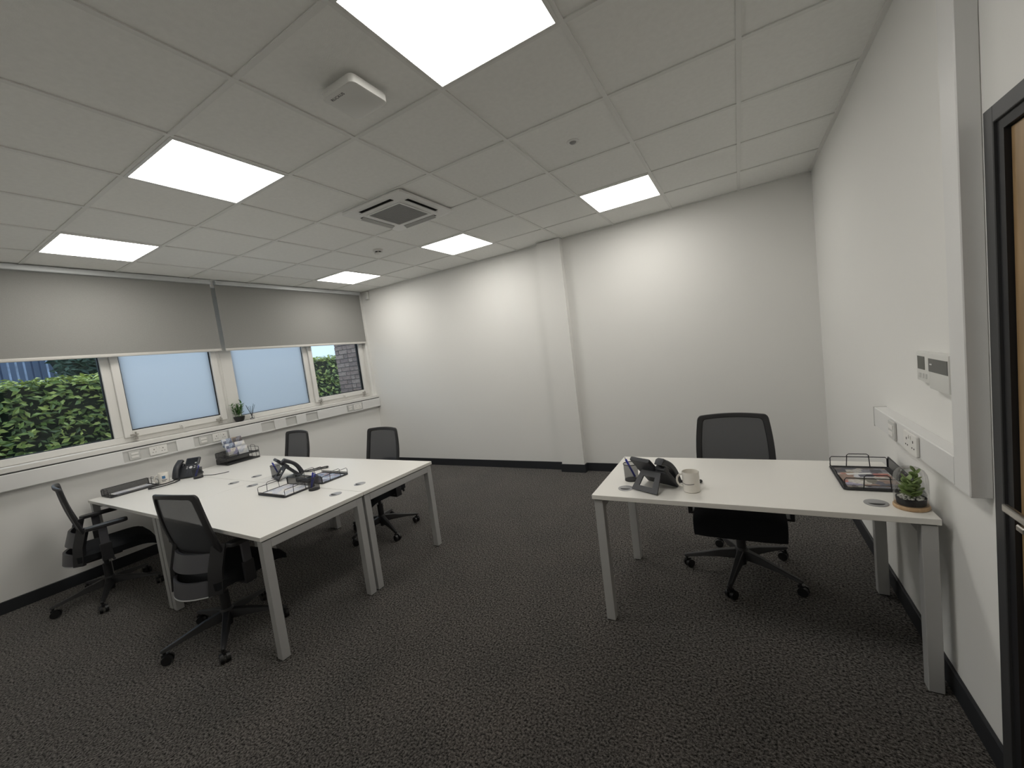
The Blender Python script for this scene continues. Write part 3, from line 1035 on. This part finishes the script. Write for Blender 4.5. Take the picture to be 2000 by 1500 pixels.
for i, (x, y, a, lab, ph) in enumerate(spots):
    o = chair if i == 0 else copy_tree(chair)
    o.location = (x, y, 0)
    o.rotation_euler = (0, 0, R(a))
    o['label'] = lab
    for ch in KIDS(o):
        if ch.name.startswith(('base_leg', 'castor', 'base_hub')):
            ch.rotation_euler = (0, 0, R(ph - 90 - a))

# ------------------------------------------------------------------ letter trays
def tray(loc, rz, label, tiers=1, L=0.335, W=0.235):
    t = thing('letter_tray', label, 'letter tray', loc, rz, 'black wire letter trays')
    for k in range(tiers):
        z = 0.004 + k * 0.068
        w, d = L / 2, W / 2
        b = new(); box(b, (-w, -d, z), (w, d, z + 0.002))
        base = obj('tray_base', b, 'wire_mesh', t)
        b = new(); tube(b, [(x, y, z + 0.001) for x, y in rrect(L, W, 0.012, 3)], 0.004, 6, closed=True); obj('base_rim', b, 'wire', base, True)
        b = new(); box(b, (-w + 0.003, -d, z), (w - 0.003, -d + 0.0015, z + 0.020)); obj('front_lip', b, 'wire_mesh', t)
        b = new(); box(b, (-w, d - 0.0015, z), (w, d, z + 0.058)); pn = obj('back_panel', b, 'wire_mesh', t)
        b = new(); tube(b, [(-w, d, z), (-w, d, z + 0.05), (-w + 0.008, d, z + 0.058), (w - 0.008, d, z + 0.058), (w, d, z + 0.05), (w, d, z)], 0.003, 6); obj('panel_rim', b, 'wire', pn)
        for s_ in (-1, 1):
            b = new()
            x = s_ * w
            tube(b, [(x, -d + 0.004, z), (x, -d + 0.004, z + 0.046), (x, -d + 0.010, z + 0.054), (x, d - 0.010, z + 0.054), (x, d - 0.004, z + 0.046), (x, d - 0.004, z)], 0.0022, 6)
            if k == tiers - 1:
                tube(b, [(x, -0.048, z), (x, -0.044, z + 0.063), (x, -0.036, z + 0.070), (x, 0.036, z + 0.070), (x, 0.044, z + 0.063), (x, 0.048, z)], 0.0022, 6)
            else:
                tube(b, [(x, -0.045, z), (x, -0.045, z + 0.068)], 0.0022, 6)
                tube(b, [(x, 0.045, z), (x, 0.045, z + 0.068)], 0.0022, 6)
                for yy in (-d + 0.004, d - 0.004):
                    tube(b, [(x, yy, z), (x, yy, z + 0.068)], 0.0022, 6)
            obj('wire_side', b, 'wire', t)
    return t
tray((-5.045, -0.862, DH), R(90), 'single black wire tray at the window end of the island, left of the mug')
tray((-5.045, 0.065, DH), R(90), 'two tier black wire tray at the far window corner of the island', 2)
tray((-3.135, -0.535, DH), R(1), 'black wire tray in the island middle, opening toward the camera')
tray((-3.115, -0.245, DH), R(180), 'black wire tray in the island middle, behind the other, opening to the far side')
tray((0.400, 0.245, DH), R(-90), 'black wire tray with magazines on the single desk', 1, 0.345, 0.238)

def flat_paper(name, loc, rz, w, h, t_, m, label, cat, group=None):
    o = obj(name, bx((-w / 2, -h / 2, 0), (w / 2, h / 2, t_)), m)
    o.location = loc
    o.rotation_euler = (0, 0, rz)
    return tag(o, label, cat, group)
def magazine(loc, rz, w, h, t_, m, label):
    r = thing('magazine', label, 'magazine', loc, rz, 'magazines in trays')
    obj('cover', bx((-w / 2, -h / 2, t_ - 0.0008), (w / 2, h / 2, t_)), m, r)
    obj('pages', bx((-w / 2 + 0.001, -h / 2 + 0.001, 0.0008), (w / 2 - 0.001, h / 2 - 0.001, t_ - 0.0008)), 'paper', r)
    obj('back_cover', bx((-w / 2, -h / 2, 0), (w / 2, h / 2, 0.0008)), m, r)
    return r
TZ = DH + 0.0065
magazine((-5.045, -0.85, TZ), R(2), 0.19, 0.27, 0.003, 'print_pale', 'pale leaflet lying in the single tray by the window')
magazine((-3.135, -0.53, TZ), R(91), 0.20, 0.29, 0.003, 'print_pale', 'pale leaflet in the island tray opening toward the camera')
magazine((-3.115, -0.25, TZ), R(89), 0.20, 0.29, 0.003, 'print_blue', 'bluish leaflet in the island tray opening to the far side')
magazine((0.397, 0.235, TZ), R(1), 0.20, 0.285, 0.004, 'print_dark', 'dark magazine at the bottom of the single desk tray')
magazine((0.395, 0.200, TZ + 0.0042), R(93), 0.17, 0.20, 0.003, 'print_colour', 'colourful leaflet on top in the single desk tray')
flat_paper('note_slip', (0.375, 0.275, TZ + 0.0074), R(12), 0.10, 0.022, 0.0006, 'paper', 'white slip of paper on the colourful leaflet', 'paper')

# leaflet stand in the upper tier of the window tray
lh = thing('leaflet_holder', 'clear stepped leaflet holder in the two tier tray', 'leaflet holder', (-5.035, 0.055, DH + 0.076), R(90))
for k in range(3):
    M = Matrix.Translation((0, -0.045 + 0.045 * k, 0.001 + 0.052 * k)) @ Matrix.Rotation(R(-16), 4, 'X')
    b = new(); box(b, (-0.105, -0.006, 0), (0.105, -0.004, 0.055), M); obj('pocket_front', b, 'acrylic', lh)
    b = new(); box(b, (-0.105, 0.006, 0), (0.105, 0.008, 0.085), M); obj('pocket_back', b, 'acrylic', lh)
b = new()
for s_ in (-1, 1):
    box(b, (s_ * 0.106 - 0.001, -0.055, 0), (s_ * 0.106 + 0.001, 0.065, 0.06))
obj('side_wall', b, 'acrylic', lh)
kinds = [('print_colour', 'print_pale'), ('print_blue', 'print_pale'), ('print_blue', 'print_dark')]
words = [('front row, left half', 'front row, right half'), ('middle row, left half', 'middle row, right half'), ('top row, left half', 'top row, right half')]
for k in range(3):
    for q in range(2):
        o = obj('leaflet', bx((-0.050, -0.0015, 0), (0.050, 0.0015, 0.090)), kinds[k][q])
        M = Matrix.Translation((-5.035, 0.055, DH + 0.076)) @ Matrix.Rotation(R(90), 4, 'Z') @ Matrix.Translation(((-0.052, 0.052)[q], -0.043 + 0.045 * k, 0.003 + 0.052 * k)) @ Matrix.Rotation(R(-16), 4, 'X')
        o.matrix_world = M
        tag(o, 'small printed leaflet in the clear stepped holder, ' + words[k][q], 'leaflet', 'leaflets in the clear holder')

# ------------------------------------------------------------------ mugs
def mug(loc, rz, label, blue):
    t = thing('mug', label, 'mug', loc, rz, 'white mugs')
    r, h = 0.041, 0.105
    b = new(); lathe(b, [(0, 0), (r - 0.004, 0), (r, 0.004), (r, h - 0.002), (r - 0.0015, h), (r - 0.003, h - 0.001), (r - 0.004, 0.01), (0, 0.008)], 32)
    obj('cup', b, 'mug_white', t, True)
    b = new(); tube(b, [(-(r - 0.002) - 0.030 * math.sin(math.pi * k / 10), 0, 0.020 + 0.068 * (1 - math.cos(math.pi * k / 10)) / 2) for k in range(11)], 0.0055, 8)
    obj('handle', b, 'mug_white', t, True)
    def strip(a0, a1, z0, z1, m, nm):
        b = new()
        n = 8
        rr = r + 0.0004
        lo, hi = [], []
        for k in range(n + 1):
            a = a0 + (a1 - a0) * k / n
            za = z0 if not callable(z0) else z0(k / n)
            zb = z1 if not callable(z1) else z1(k / n)
            lo.append(b.verts.new((rr * math.cos(a), rr * math.sin(a), za)))
            hi.append(b.verts.new((rr * math.cos(a), rr * math.sin(a), zb)))
        for k in range(n):
            b.faces.new((lo[k], lo[k + 1], hi[k + 1], hi[k]))
        return obj(nm, b, m, t)
    if blue:
        strip(R(-112), R(-78), 0.048, 0.075, 'mug_blue', 'square_logo')
        strip(R(-120), R(-62), 0.033, 0.039, 'ink', 'printed_line')
        strip(R(-118), R(-78), 0.022, 0.027, 'ink', 'printed_line')
    else:
        f = lambda s_: 0.048 - 0.004 * math.sin(s_ * math.pi)
        strip(R(-160), R(-58), lambda s_: f(s_), lambda s_: f(s_) + 0.003, 'ink', 'printed_line')
    return t
mug((-4.960, -0.640, DH), R(75), 'white mug with a blue square logo beside the window phone', True)
mug((-0.357, -0.050, DH), R(-5), 'white mug with a thin dark line on the single desk', False)

# ------------------------------------------------------------------ pen pots and pens
def pen_pot(loc, label):
    t = thing('pen_pot', label, 'pen pot', loc, 0, 'black wire mesh pen pots')
    r, h = 0.040, 0.098
    b = new()
    n = 28
    lo = [b.verts.new((r * 0.96 * math.cos(2 * math.pi * k / n), r * 0.96 * math.sin(2 * math.pi * k / n), 0.003)) for k in range(n)]
    hi = [b.verts.new((r * math.cos(2 * math.pi * k / n), r * math.sin(2 * math.pi * k / n), h)) for k in range(n)]
    for k in range(n):
        l = (k + 1) % n
        b.faces.new((lo[k], lo[l], hi[l], hi[k]))
    obj('mesh_wall', b, 'wire_mesh', t, True)
    b = new(); lathe(b, [(0, 0), (r * 0.98, 0), (r * 0.98, 0.006), (0, 0.006)]); obj('base', b, 'wire', t, True)
    b = new(); tube(b, [(r * math.cos(2 * math.pi * k / 24), r * math.sin(2 * math.pi * k / 24), h) for k in range(24)], 0.0025, 6, closed=True); obj('rim', b, 'wire', t, True)
    return t
def pen(pot, a, lean, label, m='pen_blue'):
    x, y, z = pot
    t = thing('pen', label, 'pen', (x, y, z + 0.007), 0, 'blue pens in pots')
    foot = Vector((-0.026 * math.cos(a), -0.026 * math.sin(a), 0.004))
    d = Vector((math.cos(a) * math.sin(lean), math.sin(a) * math.sin(lean), math.cos(lean)))
    b = new(); cyl(b, foot, foot + d * 0.012, 0.0015, 0.005, n=10); obj('tip', b, 'pen_metal', t, True)
    b = new(); cyl(b, foot + d * 0.012, foot + d * 0.122, 0.0062, n=10); obj('barrel', b, m, t, True)
    b = new(); cyl(b, foot + d * 0.122, foot + d * 0.134, 0.003, n=8); obj('button', b, 'pen_metal', t, True)
    u, w = frame_of(d)
    b = new(); tube(b, [foot + d * 0.118 + u * 0.006, foot + d * 0.116 + u * 0.009, foot + d * 0.082 + u * 0.0085], 0.0018, 5); obj('clip', b, 'pen_metal', t)
    return t
pots = [
    ((-4.715, -0.462, DH), 'mesh pen pot beside the phone at the window', [(20, 26, 'blue pen leaning right in the pot by the window phone'), (75, 22, 'blue pen leaning away in the pot by the window phone')]),
    ((-3.725, -0.268, DH), 'mesh pen pot behind the phone in the island middle', [(190, 27, 'dark blue pen leaning left in the pot behind the middle phone')]),
    ((-2.895, -0.466, DH), 'mesh pen pot nearest us on the island, between the cable ports', [(20, 25, 'blue pen in the nearest island pot, leaning most'), (95, 17, 'blue pen in the nearest island pot, more upright')]),
    ((-0.690, 0.070, DH), 'mesh pen pot behind the phone on the single desk', [(170, 25, 'dark blue pen in the pot on the single desk')]),
]
for p, lab, pens in pots:
    pen_pot(p, lab)
    for a, l, pl in pens:
        pen(p, R(a), R(l), pl)

# ------------------------------------------------------------------ desk phones
def phone(loc, rz, label):
    """faces local -y, handset on the user's left (-x)"""
    t = thing('desk_phone', label, 'phone', loc, rz, 'black desk phones')
    T = Matrix.Translation((0, -0.070, 0.022)) @ Matrix.Rotation(R(48), 4, 'X')      # slanted face: local y goes up the slope
    b = new(); box(b, (-0.095, -0.012, -0.020), (0.095, 0.125, 0.004), T); soften(b, 0.006, 2); body = obj('body', b, 'phone_black', t)
    b = new(); box(b, (-0.028, 0.105, -0.018), (0.095, 0.205, 0.006), T); soften(b, 0.008, 2); head = obj('display_head', b, 'phone_black', t)
    b = new(); box(b, (-0.014, 0.128, 0.0062), (0.080, 0.192, 0.0072), T); obj('screen', b, 'phone_dark', head)
    b = new(); box(b, (0.062, 0.132, 0.0073), (0.078, 0.142, 0.0078), T); obj('message_light', b, 'key_light', head)
    # keys
    b = new()
    for r_ in range(4):
        for c_ in range(3):
            x0, y0 = 0.008 + c_ * 0.021, 0.006 + r_ * 0.016
            box(b, (x0, y0, 0.004), (x0 + 0.016, y0 + 0.011, 0.0065), T)
    obj('keypad', b, 'phone_key', body)
    b = new(); cyl(b, T @ Vector((0.035, 0.092, 0.004)), T @ Vector((0.035, 0.092, 0.007)), 0.014, n=20); obj('navigation_ring', b, 'key_light', body, True)
    for kx in (-0.004, 0.062):
        for ky in (0.080, 0.098):
            b = new(); box(b, (kx, ky, 0.004), (kx + 0.013, ky + 0.006, 0.0062), T); obj('function_key', b, 'key_light', body)
    # handset: arched bar over the left third
    b = new()
    prof = []
    for k in range(13):
        s_ = k / 12
        yy = -0.020 + 0.200 * s_
        arch = 0.021 + 0.028 * math.sin(math.pi * s_)
        thick = 0.026 + 0.012 * (abs(2 * s_ - 1) ** 3)
        prof.append((yy, arch, thick))
    rings = []
    for yy, zz, th in prof:
        rings.append([b.verts.new(T @ Vector(v)) for v in ((-0.090, yy, zz - th * 0.75), (-0.044, yy, zz - th * 0.75), (-0.040, yy, zz + th * 0.1), (-0.050, yy, zz + th * 0.4), (-0.084, yy, zz + th * 0.4), (-0.094, yy, zz + th * 0.1))])
    for p, q in zip(rings, rings[1:]):
        for i in range(6):
            j = (i + 1) % 6
            b.faces.new((p[i], p[j], q[j], q[i]))
    b.faces.new(rings[0][::-1]); b.faces.new(rings[-1])
    soften(b, 0.003, 1, 40)
    obj('handset', b, 'phone_black', t, True)
    b = new(); box(b, (-0.094, 0.110, -0.016), (-0.036, 0.150, 0.010), T); soften(b, 0.005, 2); obj('cradle', b, 'phone_black', t)
    # stand: a plate with a square opening, leaning back to the desk
    hgt = T @ Vector((0, 0.115, -0.018))
    foot_y = hgt.y + 0.080
    b = new()
    def S(x, s_):
        return Vector((x, hgt.y + (foot_y - hgt.y) * s_, hgt.z * (1 - s_) + 0.003))
    def quad(x0, x1, s0, s1):
        n_ = Vector((0, hgt.z, foot_y - hgt.y)).normalized() * 0.004
        vs8 = []
        for off in (-1, 1):
            for x, s_ in ((x0[0], s0), (x0[1], s0), (x1[1], s1), (x1[0], s1)):
                vs8.append(b.verts.new(S(x, s_) + n_ * off))
        for f in ((0, 1, 2, 3), (7, 6, 5, 4), (0, 4, 5, 1), (1, 5, 6, 2), (2, 6, 7, 3), (3, 7, 4, 0)):
            b.faces.new([vs8[i] for i in f])
    quad((-0.060, 0.060), (-0.066, 0.066), 0.0, 0.28)
    quad((-0.066, -0.036), (-0.076, -0.042), 0.28, 0.74)
    quad((0.036, 0.066), (0.042, 0.076), 0.28, 0.74)
    quad((-0.076, 0.076), (-0.080, 0.080), 0.74, 0.97)
    obj('stand', b, 'phone_black', t)
    return t
phone((-4.925, -0.455, DH), R(41), 'black desk phone facing us at the window end of the island')
phone((-3.535, -0.275, DH), R(180 - 18), 'black desk phone in the island middle, seen from its side')
phone((-0.540, -0.030, DH), R(180 - 26), 'black desk phone on the single desk, seen from behind')

def cord(pts, label, coil=True, r=0.0052, m='wire'):
    """coiled handset cord along a smooth path"""
    pts = [Vector(p) for p in pts]
    fine = []
    n = len(pts)
    for i in range(n - 1):
        p0, p1, p2, p3 = pts[max(i - 1, 0)], pts[i], pts[i + 1], pts[min(i + 2, n - 1)]
        for k in range(24):
            s_ = k / 24
            fine.append(0.5 * ((2 * p1) + (p2 - p0) * s_ + (2 * p0 - 5 * p1 + 4 * p2 - p3) * s_ ** 2 + (3 * p1 - p0 - 3 * p2 + p3) * s_ ** 3))
    fine.append(pts[-1])
    b = new()
    tube(b, fine, [r * (1 + 0.28 * math.sin(i * 2.2)) if coil else r for i in range(len(fine))], 7)
    o = obj('phone_cord', b, m, None, True)
    return tag(o, label, 'cord', 'phone cords')
z = DH + 0.0095
cord([(-4.868, -0.598, z + 0.004), (-4.862, -0.65, z), (-4.868, -0.72, z), (-4.860, -0.785, z), (-4.815, -0.805, z), (-4.780, -0.77, z), (-4.770, -0.69, z), (-4.790, -0.62, z), (-4.815, -0.575, z + 0.004)], 'black coiled cord looping in front of the window phone')
cord([(-3.47, -0.185, z + 0.010), (-3.44, -0.13, z), (-3.40, -0.06, z), (-3.37, -0.02, z), (-3.41, 0.01, z), (-3.46, -0.05, z), (-3.50, -0.15, z + 0.006)], 'black coiled cord behind the middle island phone')
cord([(-0.43, 0.020, z + 0.010), (-0.405, 0.06, z), (-0.37, 0.09, z), (-0.325, 0.085, z), (-0.33, 0.055, z), (-0.37, 0.04, z), (-0.42, 0.055, z + 0.004)], 'black coiled cord behind the mug on the single desk')
z = DH + 0.0035
cord([(-4.78, -0.41, z), (-4.72, -0.39, z), (-4.66, -0.375, z), (-4.60, -0.33, z), (-4.57, -0.26, z)], 'dark grey straight cable behind the window pen pot', False, 0.003)

# ------------------------------------------------------------------ plants
pd = thing('plant_dome', 'succulent under a glass dome on a wooden base, end of the single desk', 'plant', (0.466, -0.092, DH))
b = new(); lathe(b, [(0, 0), (0.053, 0), (0.056, 0.004), (0.056, 0.012), (0.053, 0.016), (0, 0.016)], 32); obj('wooden_base', b, 'light_wood', pd, True)
b = new(); lathe(b, [(0, 0.0162), (0.044, 0.0162), (0.047, 0.044), (0.044, 0.044), (0.042, 0.036), (0, 0.036)], 28); pt = obj('pot', b, 'pot_black', pd, True)
b = new()
for k in range(60):
    a, r_ = random.uniform(0, 6.28), 0.040 * math.sqrt(random.random())
    bmesh.ops.create_icosphere(b, subdivisions=1, radius=random.uniform(0.0035, 0.006), matrix=Matrix.Translation((r_ * math.cos(a), r_ * math.sin(a), 0.039 + random.uniform(0, 0.004))))
obj('white_gravel', b, 'pebble', pt, kind='stuff')
for sx, sy, hh in ((-0.008, 0.0, 0.075), (0.012, 0.006, 0.105), (0.002, -0.012, 0.060)):
    b = new(); tube(b, [(sx * 0.4, sy * 0.4, 0.038), (sx, sy, 0.04 + hh * 0.5), (sx * 1.5, sy * 1.2, 0.04 + hh)], 0.0025, 6); st = obj('stem', b, 'succulent', pd)
    nl = 11
    for k in range(nl):
        s_ = (k + 1) / nl
        a = k * 2.4 + sx * 300
        c0 = Vector((sx * (0.4 + 1.1 * s_), sy * (0.4 + 0.8 * s_), 0.042 + hh * s_))
        rr = 0.0205 * (1.15 - 0.5 * s_)
        M = Matrix.Translation(c0) @ Matrix.Rotation(a, 4, 'Z') @ Matrix.Rotation(R(-30 - 25 * s_), 4, 'Y') @ Matrix.Translation((rr, 0, 0)) @ Matrix.Diagonal((1, 0.92, 0.18, 1))
        b = new(); bmesh.ops.create_uvsphere(b, u_segments=10, v_segments=6, radius=rr, matrix=M); obj('leaf', b, 'succulent', st, True)
b = new()
dome = [(0.0525, 0.0165), (0.0535, 0.05), (0.0535, 0.115), (0.050, 0.138), (0.042, 0.154), (0.028, 0.165), (0.012, 0.169), (0.0, 0.170)]
lathe(b, dome, 36); obj('glass_dome', b, 'clear_glass', pd, True)

sp_ = thing('potted_plant', 'small green bamboo-like plant in a dark bowl on the window sill', 'plant', (-5.285, 0.262, SILL))
b = new(); lathe(b, [(0, 0), (0.034, 0), (0.050, 0.022), (0.060, 0.062), (0.056, 0.062), (0.048, 0.050), (0, 0.050)], 28); obj('bowl', b, 'pot_black', sp_, True)
for k in range(7):
    a = k * 0.9
    r0 = 0.006 + 0.026 * (k % 3) / 2
    top = Vector((r0 * 1.7 * math.cos(a), r0 * 1.7 * math.sin(a), 0.135 + 0.09 * random.random()))
    bot = Vector((r0 * math.cos(a), r0 * math.sin(a), 0.049))
    b = new(); tube(b, [bot, (bot + top) / 2, top], 0.0025, 6); st = obj('stem', b, 'bamboo_leaf', sp_)
    for q in range(11):
        s_ = 0.25 + 0.75 * q / 10
        c0 = bot.lerp(top, s_)
        aa = q * 2.2 + k
        M = Matrix.Translation(c0) @ Matrix.Rotation(aa, 4, 'Z') @ Matrix.Rotation(R(-random.uniform(15, 60)), 4, 'Y')
        ln = random.uniform(0.045, 0.072)
        b = new()
        vs6 = [b.verts.new(M @ Vector(v)) for v in ((0, 0, 0), (ln * 0.3, 0.009, 0.003), (ln * 0.65, 0.008, 0.001), (ln, 0, -0.006), (ln * 0.65, -0.008, 0.001), (ln * 0.3, -0.009, 0.003), (ln * 0.5, 0, 0.0035))]
        for i in range(6):
            b.faces.new((vs6[i], vs6[(i + 1) % 6], vs6[6]))
        obj('leaf', b, 'bamboo_leaf', st)
rd = thing('reed_diffuser', 'small glass reed diffuser with dark sticks beside the sill plant', 'diffuser', (-5.288, 0.405, SILL))
b = new(); lathe(b, [(0, 0), (0.024, 0), (0.026, 0.004), (0.026, 0.036), (0.020, 0.043), (0.010, 0.046), (0.010, 0.056)], 20); obj('bottle', b, 'clear_glass', rd, True)
b = new(); lathe(b, [(0, 0.002), (0.022, 0.002), (0.022, 0.018), (0, 0.018)], 20); obj('oil', b, 'pen_metal', rd, True)
for k in range(7):
    a = k * 0.9
    b = new(); cyl(b, (-0.010 * math.cos(a), -0.010 * math.sin(a), 0.006), (0.048 * math.cos(a), 0.048 * math.sin(a), 0.16 + 0.012 * (k % 3)), 0.0018, n=6); obj('reed', b, 'phone_dark', rd)

# ------------------------------------------------------------------ outside the windows
b = new(); box(b, (-40, -30, -0.35), (XL - 0.2, 40, -0.15)); o = obj('trim_4', b, 'ground'); o['kind'] = 'structure'; o['label'] = 'ground outside'

def leaves(name, boxes, n, size, m, parent=None):
    """scatter little pointed leaves over box faces; boxes: (lo, hi, axis, side)"""
    verts, faces = [], []
    for lo, hi, ax, side, cnt in boxes:
        for _ in range(cnt):
            p = [random.uniform(lo[i], hi[i]) for i in range(3)]
            p = Vector(p)
            nrm = Vector((0, 0, 0)); nrm[ax] = side
            nrm = (nrm + Vector((random.gauss(0, 0.45), random.gauss(0, 0.5), random.gauss(0.55, 0.5)))).normalized()
            u, w = frame_of(nrm)
            a = random.gauss(0, 0.7) + (math.pi if random.random() < 0.5 else 0)
            d = u * math.cos(a) + w * math.sin(a)
            e = nrm.cross(d)
            s_ = size * random.uniform(0.7, 1.25)
            k = len(verts)
            verts += [p - d * s_, p - e * s_ * 0.45 + nrm * s_ * 0.12, p + d * s_ - nrm * s_ * 0.2, p + e * s_ * 0.45 + nrm * s_ * 0.12]
            faces += [(k, k + 1, k + 2), (k, k + 2, k + 3)]
    me = bpy.data.meshes.new(name)
    me.from_pydata([tuple(v) for v in verts], [], faces)
    me.materials.append(MATS[m])
    o = bpy.data.objects.new(name, me)
    C.objects.link(o)
    o.parent = parent
    o['kind'] = 'stuff'
    return o
hd = thing('hedge', 'dense clipped green laurel hedge outside the windows', 'hedge', (-7.95, 1.5, -0.15))
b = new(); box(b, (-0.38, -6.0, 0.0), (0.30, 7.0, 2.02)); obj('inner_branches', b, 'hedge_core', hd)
leaves('foliage', [((0.22, -6.0, 0.55), (0.40, 7.0, 2.06), 0, 1, 17000)], 0, 0.048, 'laurel', hd)
leaves('top_growth', [((-0.40, -6.0, 2.0), (0.40, 7.0, 2.12), 2, 1, 6500)], 0, 0.042, 'fresh_leaf', hd)
b = new()
for k in range(26):
    y = random.uniform(-1, 6.5)
    x = random.uniform(-0.2, 0.2)
    tube(b, [(x, y, 2.0), (x + random.uniform(-.03, .03), y + random.uniform(-.03, .03), 2.15 + random.uniform(0, .22))], 0.005, 5)
obj('shoots', b, 'bark', hd, kind='stuff')

tree = thing('background_tree', 'dark evergreen tree beyond the hedge, left window', 'tree', (-11.2, 1.35, -0.15))
b = new(); cyl(b, (0, 0, 0), (0, 0, 3.0), 0.14, 0.07, n=10); obj('trunk', b, 'bark', tree)
b = new(); bmesh.ops.create_icosphere(b, subdivisions=2, radius=1.0, matrix=Matrix.Translation((0, 0.2, 3.0)) @ Matrix.Diagonal((0.9, 1.6, 1.3, 1))); obj('crown_core', b, 'hedge_core', tree)
lv = []
leaves('crown', [((0.55, -1.4, 1.7), (1.0, 1.9, 4.2), 0, 1, 5200)], 0, 0.055, 'dark_leaf', tree)

fc = thing('palisade_fence', 'blue grey steel paling fence beyond the hedge, far left', 'fence', (-12.2, -0.2, -0.15))
pale0 = None
for k in range(44):
    y = -2.2 + k * 0.10
    if pale0 is None:
        b = new(); prism(b, [(-0.035, 0), (0.035, 0), (0.035, 3.1), (0, 3.22), (-0.035, 3.1)], -0.006, 0.006, Matrix.Rotation(R(90), 4, 'Z') @ Matrix.Rotation(R(90), 4, 'X'))
        pale0 = obj('paling', b, 'fence_steel', fc)
        pale0.location = (0, y, 0)
    else:
        share('paling', pale0, fc, (0, y, 0))
for zz in (0.4, 2.28, 2.95):
    obj('rail', bx((-0.06, -2.3, zz), (-0.01, 2.2, zz + 0.06)), 'fence_steel', fc)

# brick return wall outside the right window
BWX0, BWX1, BWY = -6.30, -5.49, 2.46
bw = thing('brick_wall', 'brown brick wall outside the right window', 'brick wall', (BWX0, BWY, -0.15))
obj('mortar_core', bx((0.008, 0.008, 0), (BWX1 - BWX0, 0.40, 3.0)), 'mortar', bw)
brk = {}
for m in ('brick_a', 'brick_b', 'brick_c'):
    for w in (0.205, 0.0975):
        brk[m, w] = None
rows = 40
for r_ in range(rows):
    zz = 0.01 + r_ * 0.075
    if zz < 1.15 or zz > 2.55:
        continue
    x = 0.0
    first = (r_ % 2 == 1)
    while x < BWX1 - BWX0 - 0.09:
        w = 0.0975 if first else 0.205
        first = not first
        if x + w > BWX1 - BWX0:
            w = 0.0975
        m = random.choice(('brick_a', 'brick_a', 'brick_b', 'brick_c'))
        if brk[m, w] is None:
            bm = new(); box(bm, (0, 0, 0), (w, 0.10, 0.064)); 
            o = obj('brick', bm, m, bw)
            brk[m, w] = o
            o.location = (x, random.uniform(-0.003, 0.002), zz)
        else:
            share('brick', brk[m, w], bw, (x, random.uniform(-0.003, 0.002), zz))
        x += w + 0.012

# pale shed beyond the fence
sh = thing('storage_shed', 'pale blue panelled shed behind the steel fence', 'shed', (-15.0, 0.6, -0.15))
obj('wall', bx((-1.5, -3.2, 0), (0, 2.4, 3.4)), 'shed_blue', sh)
for k in range(9):
    obj('panel_strip', bx((0, -3.1 + k * 0.6, 0.1), (0.04, -2.82 + k * 0.6, 3.3)), 'shed_dark', sh)
obj('roof', bx((-1.6, -3.3, 3.4), (0.15, 2.5, 3.5)), 'shed_dark', sh)
